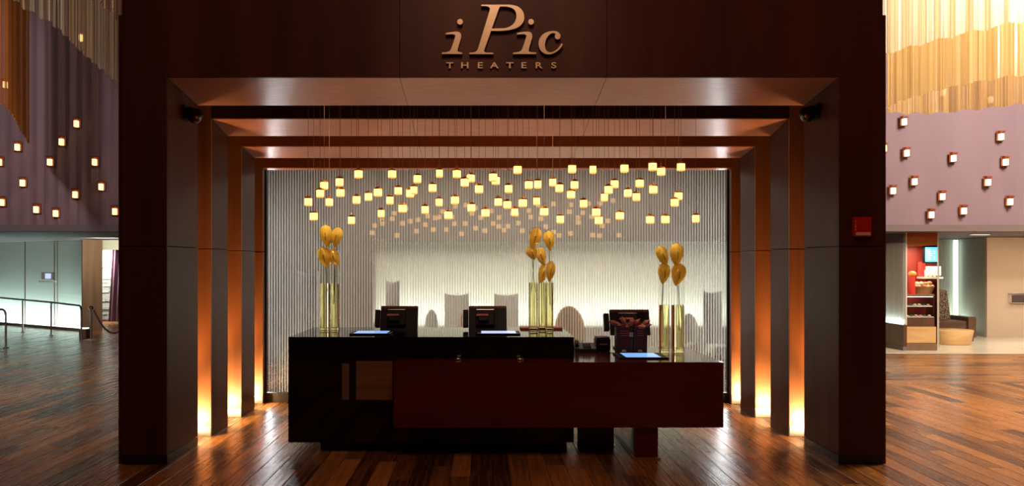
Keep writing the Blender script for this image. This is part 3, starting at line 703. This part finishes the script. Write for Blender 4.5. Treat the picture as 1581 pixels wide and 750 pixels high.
# wide tissue fan spreading left and right over the bags
tf = MB(); rr = random.Random(5)
for (u, v, du, dv) in ((960, 502, -22, -7), (962, 503, -14, -2), (966, 502, -6, -14), (974, 503, 2, -14), (980, 503, 8, -12), (986, 504, 20, -4), (990, 503, 13, -10), (970, 505, 6, -8), (984, 505, 14, -2)):
    a = Vector((X(u, 7.3), 7.3+rr.uniform(-.02, .02), Z(v, 7.3))); tp = Vector((X(u+du, 7.3), 7.27+rr.uniform(-.02, .03), Z(v+dv, 7.3)))
    d = tp-a; sd = Vector((-d.z, 0, d.x)).normalized()*.022
    q = [a-sd*.5, a+sd*.5, a+d*.55+sd*1.2, tp, a+d*.6-sd*1.1, a+d*.5+Vector((0, -.025, 0))]
    tf.add(q, [(0, 5, 4), (0, 1, 5), (1, 2, 5), (5, 2, 3), (5, 3, 4)]); tf.add([v_+Vector((0, .002, 0)) for v_ in q], [(0, 4, 5), (0, 5, 1), (1, 5, 2), (5, 3, 2), (5, 4, 3)])
tg = obj('tissue_paper', tf, 'tissue'); tag(tg, 'crumpled dusty red tissue fanned out over both gift bags', 'tissue paper')

# phone and printer
x0, x1 = X(888, 7.3), X(921, 7.3)
t = thing('desk_telephone', ((x0+x1)/2, 7.38, T2), 'black desk telephone beside the end of the high desk', 'telephone')
obj('body', MB().prism([(7.29, T2), (7.47, T2), (7.47, T2+.075), (7.30, T2+.035)], x0, x1, axis='x'), 'plastic', t)
obj('handset', MB().tube([(x0+.02, 7.32, T2+.062), (x0+.025, 7.36, T2+.085), (x0+.03, 7.42, T2+.095), (x0+.03, 7.46, T2+.085)], .018, 8), 'plastic', t, smooth=True)
for i in range(3):
    for j in range(3):
        obj('key', MB().box(x0+.08+i*.026, x0+.098+i*.026, 7.33+j*.035, 7.35+j*.035, T2+.045+j*.0085, T2+.056+j*.0085, .002), 'plastic2', t)
x0, x1 = X(908, 7.45), X(942, 7.45)
x0 = max(x0, X(922, 7.3)+.01)
t = thing('receipt_printer', ((x0+x1)/2, 7.5, T2), 'small brown grey receipt printer between the telephone and the gift bags', 'printer')
obj('body', MB().box(x0, x1, 7.42, 7.60, T2, T2+.115, .012), 'plastic', t)
obj('lid', MB().box(x0+.004, x1-.004, 7.43, 7.59, T2+.116, T2+.128, .004), 'plastic2', t)
obj('paper_slot', MB().box(x0+.03, x1-.03, 7.414, 7.419, T2+.06, T2+.07), 'tissue', t)
cb = obj('power_cable', MB().tube([(X(930, 7.2), 7.3, T2+.004), (X(938, 7.2), 7.22, T2+.004), (X(946, 7.2), 7.27, T2+.004), (X(951, 7.2), 7.22, T2+.004), (X(956, 7.1), 7.12, T2+.004)], .003, 6), 'plastic', smooth=True)
tag(cb, 'thin black cable lying beside the gift bags on the low desk', 'cable')
gs = obj('crumpled_wrapper', MB().tube([(X(609, 6.84), 6.84, .010), (X(612, 6.84), 6.83, .02), (X(615, 6.84), 6.85, .008), (X(618, 6.84), 6.83, .022), (X(621, 6.84), 6.845, .008), (X(616, 6.84), 6.82, .008)], .006, 5), 'green')
tag(gs, 'small crumpled green wrapper on the floor under the desk', 'litter')

# ================================================================ CHAIRS BEHIND THE GLASS
def highback(u0, u1, vt, yy, m, lab):
    cx = X((u0+u1)/2, yy); hw = X(u1, yy)-cx; zt = Z(vt, yy)
    t = thing('high_back_chair', (cx, yy, 0), lab, 'chair', 'chairs behind the fluted glass')
    b = MB(); n = 8; vs = []
    for i in range(n+1):
        q = i/n*2-1; x = cx+hw*q; top = zt-.02+.035*abs(q)**2
        vs += [(x, yy-.05-.05*q*q, .36), (x, yy-.0-.05*q*q, top), (x, yy+.03-.05*q*q, .36), (x, yy+.06-.05*q*q, top)]
    fs = []
    for i in range(n):
        a = 4*i; c = a+4; fs += [(a, c, c+1, a+1), (a+2, a+3, c+3, c+2), (a+1, c+1, c+3, a+3), (a, a+2, c+2, c)]
    fs += [(0, 1, 3, 2), (4*n, 4*n+2, 4*n+3, 4*n+1)]
    obj('backrest', b.add(vs, fs), m, t, smooth=True)
    obj('seat', MB().box(cx-hw, cx+hw, yy-.55, yy-.11, .34, .46, .03), m, t)
    for sx in (-1, 1):
        for y_ in (yy-.5, yy-.14): obj('leg', MB().box(cx+sx*(hw-.05)-.02, cx+sx*(hw-.05)+.02, y_-.02, y_+.02, 0, .34), 'jamb', t)
def tub(u0, u1, vt, yy, m, lab):
    cx = X((u0+u1)/2, yy); r = X(u1, yy)-cx; zt = Z(vt, yy)
    t = thing('tub_chair', (cx, yy, 0), lab, 'chair', 'chairs behind the fluted glass')
    vs = []; fs = []; n = 16
    for i in range(n+1):
        a = PI*(-.08+1.16*i/n); top = zt-(.28*(1-math.sin(max(0, min(PI, a)))))*1.0
        for (rr_, z_) in ((r*.86, .12), (r, top-.03), (r*.96, top), (r*.84, top-.01), (r*.72, .12)):
            vs.append((cx+rr_*math.cos(a), yy+rr_*math.sin(a)*.9, z_))
    for i in range(n):
        for j in range(5):
            a = i*5+j; b_ = i*5+(j+1) % 5; fs.append((a, b_, b_+5, a+5))
    fs += [(0, 1, 2, 3, 4), tuple(n*5+j for j in (4, 3, 2, 1, 0))]
    obj('shell', MB().add(vs, fs), m, t, smooth=True)
    obj('seat', MB().lathe(cx, yy+.02, [(r*.62, .14), (r*.68, .36), (r*.64, .44), (r*.3, .46)], 20), m, t, smooth=True)
    obj('base', MB().lathe(cx, yy, [(r*.4, 0), (r*.4, .12)], 16), 'jamb', t)
highback(596, 617, 434, 12.2, 'greyup', 'tall grey chair behind the glass, left of the first glass joint')
highback(687, 724, 454, 12.9, 'greyup', 'grey high-backed chair behind the glass between the first two terminals')
highback(763, 800, 454, 12.9, 'greyup', 'grey high-backed chair behind the glass, right of the middle terminal')
highback(1085, 1113, 450, 11.8, 'paleup', 'pale high-backed chair behind the glass at its right end')
tub(706, 744, 475, 11.5, 'tan', 'tan tub chair behind the glass and the middle terminal')
tub(857, 903, 473, 11.3, 'tan', 'wide tan tub chair behind the glass, right of the three vases')
tub(655, 677, 478, 12.4, 'paleup', 'small pale tub chair behind the glass beside the left terminal')
tub(1052, 1080, 484, 11.8, 'greyup', 'low grey tub chair behind the glass near the low desk vases')
highback(460, 492, 420, 10.6, 'paleup', 'pale round-topped chair behind the glass at its left end')

# ================================================================ LOBBY SCONCES
SR = [(1395,187),(1364,228),(1399,235),(1471,243),(1544,210),(1551,249),(1411,279),(1378,293),(1524,280),(1454,302),(1558,310),(1437,330),(1487,324),(1455,142),(1528,153),(1388,110),(1517,53)]
SL = [(119,190),(96,218),(28,226),(0,249),(78,249),(147,249),(36,281),(117,299),(157,287),(4,311),(57,322),(87,328),(178,325),(127,58),(10,130)]
def sconces(lst, side, m):
    pr = None; WY = 14.70
    lst = sorted(lst, key=lambda p: p[0])
    for i, (u, v) in enumerate(lst):
        x, z = X(u, WY), Z(v, WY)
        if side == 'right': lab = f'small lit block sconce on the mauve wall, {ORD[i]} from the left'
        else: lab = f'small lit amber sconce on the plum wall, {ORD[i]} from the left'
        if pr is None:
            pr = thing('wall_sconce', (0, 0, 0), lab, 'lamp', f'sconces on the {side} lobby wall')
            sg = 1 if side == 'left' else -1
            obj('back_plate', MB().box(-.068, .068, -.012, .0, -.09, .10, .003), 'sconce_plate', pr, center=False)
            obj('top_arm', MB().box(-.05, .05, -.085, -.0125, .06, .085, .002), 'sconce_plate', pr, center=False)
            obj('light_block', MB().box(sg*.012-.03, sg*.012+.03, -.09, -.0125, -.078, .035, .006), m, pr, center=False)
            pr.location = (x, WY, z)
        else: dup(pr, (x, WY, z), lab)
sconces(SL, 'left', 'sconce_l'); sconces(SR, 'right', 'sconce')

# ================================================================ STRING CURTAIN CHANDELIERS
def crom(pts, n=24, closed=False):
    out = []; m = len(pts); rng = range(m if closed else m-1)
    for i in rng:
        g = lambda k: pts[k % m] if closed else pts[max(0, min(m-1, k))]
        p0, p1, p2, p3 = g(i-1), g(i), g(i+1), g(i+2)
        for k in range(n):
            t = k/n; out.append(tuple(.5*((2*p1[j])+(-p0[j]+p2[j])*t+(2*p0[j]-5*p1[j]+4*p2[j]-p3[j])*t*t+(-p0[j]+3*p1[j]-3*p2[j]+p3[j])*t**3) for j in (0, 1)))
    if not closed: out.append(pts[-1])
    return out
def curtain(name, pts, zb, zt, m, lab, pitch=.02, wd=.013, closed=False, seed=1, scal=.03):
    path = crom(pts, 24, closed)
    if closed: path.append(path[0])
    rr = random.Random(seed); L_ = [0]
    for a, b in zip(path, path[1:]): L_.append(L_[-1]+math.dist(a, b))
    tot = L_[-1]; n = int(tot/pitch); mb = MB(); k = 0
    for i in range(n):
        s_ = (i+.5)*pitch
        while L_[k+1] < s_: k += 1
        f = (s_-L_[k])/max(1e-6, L_[k+1]-L_[k]); a, b = path[k], path[k+1]
        x, y = a[0]+(b[0]-a[0])*f, a[1]+(b[1]-a[1])*f
        dx, dy = b[0]-a[0], b[1]-a[1]; l = math.hypot(dx, dy) or 1; dx /= l; dy /= l
        nx_, ny_ = -dy, dx; wob = .010*math.sin(s_*2*PI/.16+math.sin(s_*3))+rr.uniform(-.004, .004)
        x += nx_*wob; y += ny_*wob; an = rr.uniform(-.3, .3)+.4*math.cos(s_*2*PI/.16)
        hx, hy = (dx*math.cos(an)-dy*math.sin(an))*wd/2, (dx*math.sin(an)+dy*math.cos(an))*wd/2
        zz = zb+rr.uniform(0, .012)+scal*.5*(1+math.sin(s_*2*PI/.32))
        mb.add([(x-hx, y-hy, zz), (x+hx, y+hy, zz), (x+hx, y+hy, zt), (x-hx, y-hy, zt)], [(0, 1, 2, 3)])
    cx = sum(p[0] for p in path)/len(path); cy = sum(p[1] for p in path)/len(path)
    t = thing(name, (cx, cy, zb), lab, 'chandelier')
    stuff(obj('strings', mb, m, t))
    obj('ceiling_track', MB().tube([(p[0], p[1], zt) for p in path[::4]], .03, 6), 'steel', t)
curtain('string_curtain', [(7.54, 11.3), (6.9, 11.85), (6.56, 12.0), (6.05, 11.95), (5.8, 11.6), (5.72, 11.18), (5.88, 10.3), (6.38, 9.56), (7.2, 9.2), (8.0, 9.6), (8.2, 10.6)], Z(177, 12.0), 7.6, 'gold_string', 'large ring of gold string curtain hanging on the right', .017, .019, True, 2)
curtain('string_curtain', [(4.22, 9.5), (4.33, 8.8), (4.66, 8.1), (5.05, 7.57), (5.6, 7.1), (6.4, 6.9)], Z(88, 8.8), 7.6, 'silver_string', 'pale silver string curtain hanging in front of the gold ring', .015, .014, False, 3)
curtain('string_curtain', [(-4.2, 7.2), (-4.65, 8.0), (X(85, 8.9), 8.9), (X(130, 10.1), 10.1), (X(170, 11.3), 11.3), (X(195, 12.2), 12.2)], 4.2, 7.6, 'silver_string', 'silver string curtain sweeping across the upper left', .017, .015, False, 4)
curtain('string_curtain', [(X(-60, 8.6), 8.6), (X(0, 10.0), 10.0), (X(20, 10.9), 10.9), (X(38, 12.7), 12.7), (X(45, 13.4), 13.4)], 3.58, 7.6, 'orange_string', 'burnt orange string curtain at the far left', .018, .017, False, 5)
curtain('string_curtain', [(-3.6, 6.4), (X(140, 7.0), 7.0), (X(165, 7.25), 7.25), (X(195, 7.8), 7.8)], 3.87, 7.6, 'copper_string', 'copper string curtain behind the upper left edge of the portal', .016, .014, False, 6)

# ================================================================ LEFT WING
A = Vector((X(-90, 23.6), 23.6)); B = Vector((X(126, 19.4), 19.4))
def along(u):  # point of the glass line seen at pixel u
    # solve X = A + t (B-A) with X/Y = (u-VX)/F
    k = (u-VX)/FPX; d = B-A; t = (k*A.y-A.x)/(d.x-k*d.y); return A+d*t
lg = sempty('wall_glass_left', (A.x, A.y, 0))
nrm = Vector((-(B-A).y, (B-A).x)).normalized()
if nrm.y < 0: nrm = -nrm
us = [-90, -8, 38, 83.5, 126]
for i in range(4):
    p, q = along(us[i]), along(us[i+1]); d = (q-p).normalized()*.006; p = p+d; q = q-d
    n_ = nrm*.012
    obj('glass_pane', MB().prism([tuple(p), tuple(q), tuple(q+n_), tuple(p+n_)], .07, 2.19), 'pane', lg)
for u in us[1:-1]:
    p = along(u)-nrm*.004; q = p+(B-A).normalized()*.018
    obj('glass_joint', MB().prism([tuple(p), tuple(q), tuple(q+nrm*.02), tuple(p+nrm*.02)], .07, 2.19), 'jamb', lg)
obj('base_rail', MB().prism([tuple(A-nrm*.03), tuple(B-nrm*.03), tuple(B+nrm*.05), tuple(A+nrm*.05)], 0, .065), 'steel', lg)
bk = nrm*.42
obj('backing', MB().prism([tuple(A+bk), tuple(B+bk), tuple(B+bk+nrm*.05), tuple(A+bk+nrm*.05)], 0, 2.19), 'lam', lg)
obj('end_cap', MB().prism([tuple(B), tuple(B+nrm*.5), tuple(B+nrm*.5+(B-A).normalized()*.04), tuple(B+(B-A).normalized()*.04)], 0, 2.19), 'jamb', lg)
mc = (A+B)/2+nrm*.22; ln = (B-A).length
trough = light('trough_light', 'AREA', (mc.x, mc.y, .08), 62, (.72, .98, .95), (mc.x+nrm.x*.25, mc.y+nrm.y*.25, 1.0), shape='RECTANGLE', size=ln*.98, size_y=.12)
ang = math.atan2((B-A).y, (B-A).x)
dirv = Vector((nrm.x*.22, nrm.y*.22, 1)).normalized()
xa = Vector(((B-A).x, (B-A).y, 0)).normalized(); za = -dirv; ya = za.cross(xa)
trough.rotation_euler = Matrix((xa, ya, za)).transposed().to_euler()
p, q = along(-60), along(125); 
obj('light_strip', MB().prism([tuple(p+nrm*.10), tuple(q+nrm*.10), tuple(q+nrm*.36), tuple(p+nrm*.36)], .02, .05), 'led_cool', lg)
# screen hung on the glass
sc_ = along(75)-nrm*.06; k = sc_.y/FPX
t = thing('wall_display', (sc_.x, sc_.y, Z(436, sc_.y)), 'small lit display with a white shelf on the left glass wall', 'screen')
obj('casing', MB().box(X(65, sc_.y), X(87, sc_.y), sc_.y-.04, sc_.y, Z(431, sc_.y), Z(420, sc_.y), .01), 'greyup', t)
obj('display', MB().box(X(71, sc_.y), X(80, sc_.y), sc_.y-.046, sc_.y-.041, Z(430, sc_.y), Z(422, sc_.y)), 'screen_w', t)
obj('shelf', MB().box(X(63.5, sc_.y), X(87, sc_.y), sc_.y-.12, sc_.y, Z(435.5, sc_.y), Z(433, sc_.y)), 'white', t)
# passage with lintel, jamb, stacked stone, drape
struct(obj('trim_3', MB().box(B.x+.05, -7.0, 20.0, 20.25, Z(385.5, 20.0), 2.2), 'cream'))
jx0, jx1 = X(127, 20.9), X(140, 20.9)
struct(obj('wall_jamb', MB().box(jx0-.6, jx1, 20.8, 21.2, 0, 2.2), 'jamb'))
struct(obj('trim_4', MB().box(jx1+.002, jx1+.1, 20.82, 21.18, 0, 2.2), 'veneer_v'))
sw = struct(obj('wall_stone', MB().box(-11.2, -9.4, 22.85, 23.0, 0, 2.2), 'greyup'))
stn = MB(); z = .0; rr = random.Random(9)
while z < 2.15:
    h = rr.uniform(.035, .065); x = -11.1-rr.random()*.3
    while x < -9.45:
        l = rr.uniform(.15, .5); d = rr.uniform(.01, .05); stn.box(x, min(x+l, -9.42)-.004, 22.84-d, 22.849, z, min(z+h, 2.19)-.004); x += l
    z += h
stuff(obj('stacked_stones', stn, 'stone', sw))
dr = MB(); vs = []; n = 40
for i in range(n+1):
    x = X(174, 22.2)+(1.0)*i/n; y = 22.2+.05*math.sin(i*1.25); sh = .12*(1-i/n)
    vs += [(x+sh*0, y, Z(385, 22.2)), (x-sh, y, .03), (x, y+.03, Z(385, 22.2)), (x-sh, y+.03, .03)]
fs = []
for i in range(n): a = 4*i; c = a+4; fs += [(a, a+1, c+1, c), (a+2, c+2, c+3, a+3), (a, c, c+2, a+2), (a+1, a+3, c+3, c+1)]
fs += [(0, 2, 3, 1), (4*n, 4*n+1, 4*n+3, 4*n+2)]
tag(obj('floor_length_drape', dr.add(vs, fs), 'drape', smooth=True), 'aubergine drape hanging beside the stacked stone wall', 'curtain')
# handrails
def rail(posts, lab, ext0=None, bend_end=True):
    t = thing('handrail', (*posts[0][:2], 0), lab, 'railing', 'steel handrails before the left glass wall')
    for (x, y, z) in posts:
        obj('post', MB().tube([(x, y, 0), (x, y, z-.02 if (x, y, z) != posts[-1] else z-.10)], .019, 10), 'steel', t, smooth=True)
        obj('floor_flange', MB().lathe(x, y, [(.05, 0), (.05, .012), (.025, .02)], 16), 'steel', t, smooth=True)
    pts = ([ext0] if ext0 else [])+[(x, y, z) for x, y, z in posts]
    last = Vector(pts[-1]); prev = Vector(pts[-2]); d = (prev-last).normalized()
    pts = pts[:-1]+[tuple(last+d*.10), tuple(last+d*.03+Vector((0, 0, -.03))), tuple(last+Vector((0, 0, -.10)))]
    obj('top_rail', MB().tube(pts, .021, 10), 'steel', t, smooth=True)
def rp(u, vf, vt): y = EYE*FPX/(vf-VY); return (X(u, y), y, Z(vt, y))
rail([rp(35, 512.7, 462.5), rp(79, 518, 466.5), rp(125.5, 526, 472)], 'long steel handrail with three posts along the left glass wall', ext0=(X(-20, 20.2), 20.2, .80))
y = EYE*FPX/(537-VY)
rail([(X(-32, y+.4), y+.4, Z(477, y)), rp(9, 537, 478)], 'short steel handrail end at the left edge of the picture')
sx, sy, sz = rp(140.5, 525, 474)
t = thing('stanchion', (sx, sy, 0), 'steel rope stanchion at the end of the long handrail', 'post')
obj('base', MB().lathe(sx, sy, [(.15, 0), (.15, .012), (.04, .03)], 20), 'steel', t, smooth=True)
obj('pole', MB().tube([(sx, sy, .02), (sx, sy, sz)], .024, 10), 'steel', t, smooth=True)
obj('cap', MB().lathe(sx, sy, [(.04, sz-.05), (.05, sz-.03), (.05, sz), (.02, sz+.03)], 16), 'steel', t, smooth=True)
e = Vector((X(205, sy+.6), sy+.6, Z(478, sy+.6))); s0 = Vector((sx+.06, sy, sz-.06)); pts = []
for i in range(15):
    f = i/14; p_ = s0.lerp(e, f); p_.z -= 4*f*(1-f)*.50; pts.append(p_)
tag(obj('barrier_rope', MB().tube(pts, .02, 8), 'drape', smooth=True), 'sagging dark red barrier rope hooked to the steel stanchion', 'rope')
fx, fy = X(131, 17.6), 17.6
t = thing('floor_lantern', (fx, fy, 0), 'small square floor lantern glowing on top beside the stanchion', 'lamp')
obj('body', MB().box(fx-.09, fx+.07, fy-.08, fy+.08, 0, .20, .006), 'jamb', t)
obj('lit_top', MB().box(fx-.08, fx+.06, fy-.07, fy+.07, .2005, .225, .004), 'led_dl', t)

# ================================================================ RIGHT WING: mirror-clad pier, its reflected café built as a niche, lounge
# café pier
NY = 15.0; nx0, nx1 = X(1400, NY), X(1447, NY)
pier = sempty('wall_cafe_pier', ((nx0+nx1)/2, NY, 0))
yb = 15.75; bx1 = nx1*yb/NY+.02
obj('left_panel', MB().box(nx0-.02, nx0+.004, NY, 16.25, .48, 2.19), 'lam', pier)
fb = MB(); y = NY+.02
while y < 16.2: fb.box(nx0-.045, nx0-.022, y, y+.02, .48, 2.0); y += .055
stuff(obj('fluting', fb, 'rib', pier))
obj('left_base', MB().box(nx0-.06, nx0+.004, NY, 16.25, .08, .478, .003), 'leather', pier)
obj('light_strip', MB().box(nx0-.058, nx0-.046, NY+.03, 16.2, .479, .489), 'led', pier)
obj('left_plinth', MB().box(nx0-.075, nx0+.004, NY-.01, 16.25, 0, .078), 'soffit', pier)
obj('left_header', MB().box(nx0-.06, nx0-.021, NY, 16.25, 2.01, 2.19), 'soffit', pier)
obj('right_panel', MB().prism([(nx1, NY), (nx1+.02, NY), (bx1+.02, yb), (bx1, yb)], 0, 2.19), 'sage', pier)
obj('back_panel', MB().box(nx0, bx1, yb, yb+.03, 0, 2.19), 'cafe_red', pier)
obj('header_beam', MB().prism([(nx0+.006, Z(381, NY)), (nx1-.002, Z(378, NY)), (nx1-.002, 2.19), (nx0+.006, 2.19)], NY, NY+.12, axis='y'), 'cafe_orange', pier)
obj('diagonal_beam', MB().prism([(nx0+.006, Z(376, NY)), (nx0+.03, Z(376, NY)), (nx0+.32, 2.18), (nx0+.15, 2.18)], NY-.012, NY-.001, axis='y'), 'cafe_orange', pier)
obj('base', MB().box(nx0-.01, nx1, NY, NY+.1, 0, Z(530, NY)), 'jamb', pier)
obj('reflective_panel', MB().box(nx0+.006, nx1-.002, NY+.03, NY+.06, Z(529.5, NY), Z(504.5, NY)), 'maple', pier)
light('niche_light', 'AREA', ((nx0+nx1)/2+.15, NY+.35, 1.9), 14, (1, .8, .55), ((nx0+nx1)/2+.2, NY+.5, .8), size=.3)
zc = Z(490, NY+.05)
t = thing('pastry_case', ((nx0+nx1)/2, NY+.25, Z(504, NY)), 'brown pastry display case with lit glass shelves in the café niche', 'display case')
obj('body', MB().box(nx0+.03, nx1-.01, NY+.065, NY+.5, 0, zc, .004), 'leather', t)
obj('lower_deck', MB().box(nx0+.03, nx1-.01, NY+.09, NY+.5, zc+.001, zc+.012), 'white', t)
obj('upper_deck', MB().box(nx0+.03, nx1-.01, NY+.14, NY+.5, Z(474, NY), Z(472.5, NY)), 'white', t)
obj('light_strip', MB().box(nx0+.03, nx1-.01, NY+.12, NY+.15, Z(459, NY), Z(458, NY)), 'led', t)
obj('counter_top', MB().box(nx0+.02, nx1-.005, NY+.08, NY+.55, Z(457.5, NY), Z(454.5, NY), .003), 'jamb', t)
obj('glass_front', MB().box(nx0+.03, nx1-.01, NY+.07, NY+.076, zc+.001, Z(458, NY)), 'pane', t)
rr = random.Random(11); pr = None
for dk, zz in (('lower', zc+.0125), ('upper', Z(472.3, NY))):
    for i in range(6):
        x = nx0+.09+i*.083; s_ = rr.uniform(.022, .032)
        y_ = NY+.2 if dk == 'upper' else NY+.16
        pm = MB().ball((x, y_, zz+s_*.6), s_, 10, 6, (1.15, 1, .6)); o = obj('pastry', pm, 'food' if (i+len(dk)) % 3 else 'green', smooth=True)
        tag(o, f'small pastry, {ORD[i]} from the left on the {dk} deck of the display case', 'pastry', 'pastries in the display case')
zt = Z(454.4, NY+.1); bxc = X(1427, NY+.25)
t = thing('wicker_basket', (bxc, NY+.28, zt), 'oval wicker basket of wrapped pastries on the display case', 'basket')
bm_ = MB().lathe(0, 0, [(.15, 0), (.17, .06), (.20, .13), (.205, .135), (.19, .13), (.16, .05), (.12, .02)], 24)
bm_.v = [(bxc+v[0], NY+.29+v[1]*.7, zt+.001+v[2]) for v in bm_.v]; obj('weave', bm_, 'wicker', t, smooth=True)
for i in range(9):
    x = bxc-.15+.3*(i % 5)/4+rr.uniform(-.01, .01); z_ = zt+.14+(.05 if i > 4 else 0)+rr.uniform(0, .02); x += .03 if i > 4 else 0
    o = obj('wrapped_pastry', MB().ball((x, NY+.27+rr.uniform(-.02, .02), z_), .045, 10, 7, (1.1, .9, .75)), 'food', smooth=True)
    tag(o, f'wrapped pastry heaped in the wicker basket, {ORD[i % 5]} from the left in the {"upper" if i > 4 else "lower"} layer', 'pastry', 'wrapped pastries in the basket')
jx = X(1406, NY+.2)
t = thing('sweet_jar', (jx+.01, NY+.18, zt), 'tall red jar topped with orange sweets at the left of the café niche', 'jar')
obj('jar_body', MB().lathe(jx+.012, NY+.18, [(.055, zt), (.06, zt+.02), (.055, zt+.33)], 18), 'cafe_red2', t, smooth=True)
obj('sweets', MB().ball((jx+.02, NY+.18, zt+.38), .075, 14, 8, (1, 1, .75)), 'candy', t, smooth=True)
for i in range(3):
    u = 1430+i*6.5; yy = NY+.5; x = X(u, yy); z_ = Z(427, yy)
    o = obj('metal_canister', MB().lathe(x, yy, [(.026, z_), (.03, z_+.01), (.03, z_+.12), (.024, z_+.13)], 14), 'white', smooth=True)
    tag(o, f'white metal canister on the café shelf, {ORD[i]} from the left', 'canister', 'canisters on the café shelf')
sh = obj('wall_shelf', MB().box(X(1424, 15.5), X(1451, 15.5), 15.38, 15.70, Z(430, 15.5), Z(427.2, 15.5)), 'white'); tag(sh, 'white wall shelf carrying the canisters in the café niche', 'shelf')
bs = obj('light_box', MB().box(X(1430, 15.7), X(1452, 15.7), 15.68, 15.72, Z(425, 15.7), Z(411, 15.7)), 'led_dl'); tag(bs, 'warm lit backsplash panel above the café shelf', 'light panel')
rp_ = obj('red_panel', MB().box(X(1417, 15.7), X(1428, 15.7), 15.68, 15.72, Z(440, 15.7), Z(404, 15.7)), 'cafe_red2'); tag(rp_, 'bright red upright panel on the back of the café niche', 'panel')
ms = thing('menu_screen', (X(1440, 15.5), 15.5, Z(405, 15.5)), 'bright blue menu screen hanging in the café niche', 'screen')
obj('casing', MB().box(X(1426, 15.5), X(1450, 15.5), 15.5, 15.54, Z(406, 15.5), Z(379.5, 15.5), .005), 'plastic', ms)
obj('display', MB().box(X(1428.5, 15.5), X(1449, 15.5), 15.492, 15.499, Z(404, 15.5), Z(381.5, 15.5)), 'menu', ms)
for i in range(6):
    obj('text_line', MB().box(X(1431, 15.5), X(1436+(i*5) % 4, 15.5), 15.489, 15.4915, Z(385.4+i*3, 15.5), Z(384.4+i*3, 15.5)), 'paper', ms)
    if i != 3: obj('text_line', MB().box(X(1440, 15.5), X(1444+(i*3) % 3, 15.5), 15.489, 15.4915, Z(385.4+i*3, 15.5), Z(384.4+i*3, 15.5)), 'paper', ms)

# lounge walls
struct(obj('wall_lounge_left', MB().box(4.45, nx0-.08, 16.26, 16.36, 0, 2.19), 'sage'))
lp = struct(obj('wall_lounge_back', MB().box(9.6, 11.20, 19.1, 19.2, 0, 2.19), 'sage'))
fb = MB(); x = 10.0
while x < 11.0: fb.box(x, x+.03, 19.0, 19.03, .02, 2.17); x += .075
stuff(obj('fluting', fb, 'rib', lp))
obj('light_strip', MB().box(11.06, 11.14, 19.0, 19.06, .02, 2.17), 'led', lp)
struct(obj('wall_lounge_return', MB().prism([(11.22, 19.2), (X(1521, 17.8), 17.8), (X(1521, 17.8)+.2, 17.8), (11.5, 19.2)], 0, 2.19), 'sage'))
struct(obj('wall_lounge_right', MB().box(X(1521, 17.8)+.002, 16, 17.74, 17.795, 0, 2.19), 'peach'))
t = thing('wall_dispenser', (X(1572, 17.6), 17.6, Z(468, 17.6)), 'brushed steel dispenser on the peach wall at the right edge', 'dispenser')
obj('body', MB().box(X(1563, 17.6), X(1590, 17.6), 17.62, 17.738, Z(468, 17.6), Z(455, 17.6), .01), 'chrome', t)
obj('lid', MB().box(X(1562.5, 17.6), X(1591, 17.6), 17.60, 17.738, Z(454.8, 17.6), Z(452.5, 17.6), .006), 'steel', t)
# armchair
ax, ay = X(1462, 17.2), 17.2
t = thing('lounge_armchair', (ax, ay, 0), 'brown leather armchair with tall mottled back beside the drum table', 'armchair')
hb = MB(); n = 8; vs = []
for i in range(n+1):
    q = i/n; top = Z(448, ay)+.04*math.sin(PI*q)-.02; x = ax-.27+.46*q
    vs += [(x, ay+.10+.08*q, .38), (x-.02, ay+.22+.08*q, top), (x, ay+.20+.08*q, .38), (x-.02, ay+.30+.08*q, top)]
fs = []
for i in range(n): a = 4*i; c = a+4; fs += [(a, c, c+1, a+1), (a+2, a+3, c+3, c+2), (a+1, c+1, c+3, a+3), (a, a+2, c+2, c)]
fs += [(0, 1, 3, 2), (4*n, 4*n+2, 4*n+3, 4*n+1)]
obj('backrest', MB().add(vs, fs), 'pattern', t, smooth=True)
obj('seat_cushion', MB().box(ax-.40, ax+.18, ay-.42, ay+.09, .26, .43, .04), 'leather', t)
obj('armrest', MB().box(ax+.19, ax+.36, ay-.45, ay+.25, .08, Z(487, ay), .03), 'leather', t)
obj('armrest', MB().box(ax-.55, ax-.41, ay-.45, ay+.25, .08, Z(487, ay), .03), 'leather', t)
obj('base', MB().box(ax-.40, ax+.18, ay-.40, ay+.25, .06, .255, .01), 'leather', t)
for dx in (-.5, .3):
    for dy in (-.38, .18): obj('leg', MB().box(ax+dx-.025, ax+dx+.025, ay+dy-.025, ay+dy+.025, .004, .08), 'jamb', t)
dx_, dy_ = X(1468, 16.3), 16.3
tb = obj('drum_table', MB().lathe(dx_, dy_, [(.33, .004), (.35, .02), (.40, .27), (.40, .285), (.39, .292), (.05, .293)], 36), 'maple', smooth=True)
tag(tb, 'low tapered maple drum table in front of the leather armchair', 'table')
for (u, l) in ((1388, 'recessed slot downlight in the right soffit, beside the portal'), (1513, 'recessed slot downlight in the right soffit, above the peach wall')):
    yy = 16.0; x = X(u, yy); t = thing('downlight', (x, yy, 2.19), l, 'lamp', 'slot downlights in the right soffit')
    obj('trim_ring', MB().box(x-.19, x+.19, yy-.07, yy+.07, 2.186, 2.1995, .003), 'steel', t)
    obj('diffuser', MB().box(x-.17, x+.17, yy-.05, yy+.05, 2.182, 2.1855), 'led_dl', t)
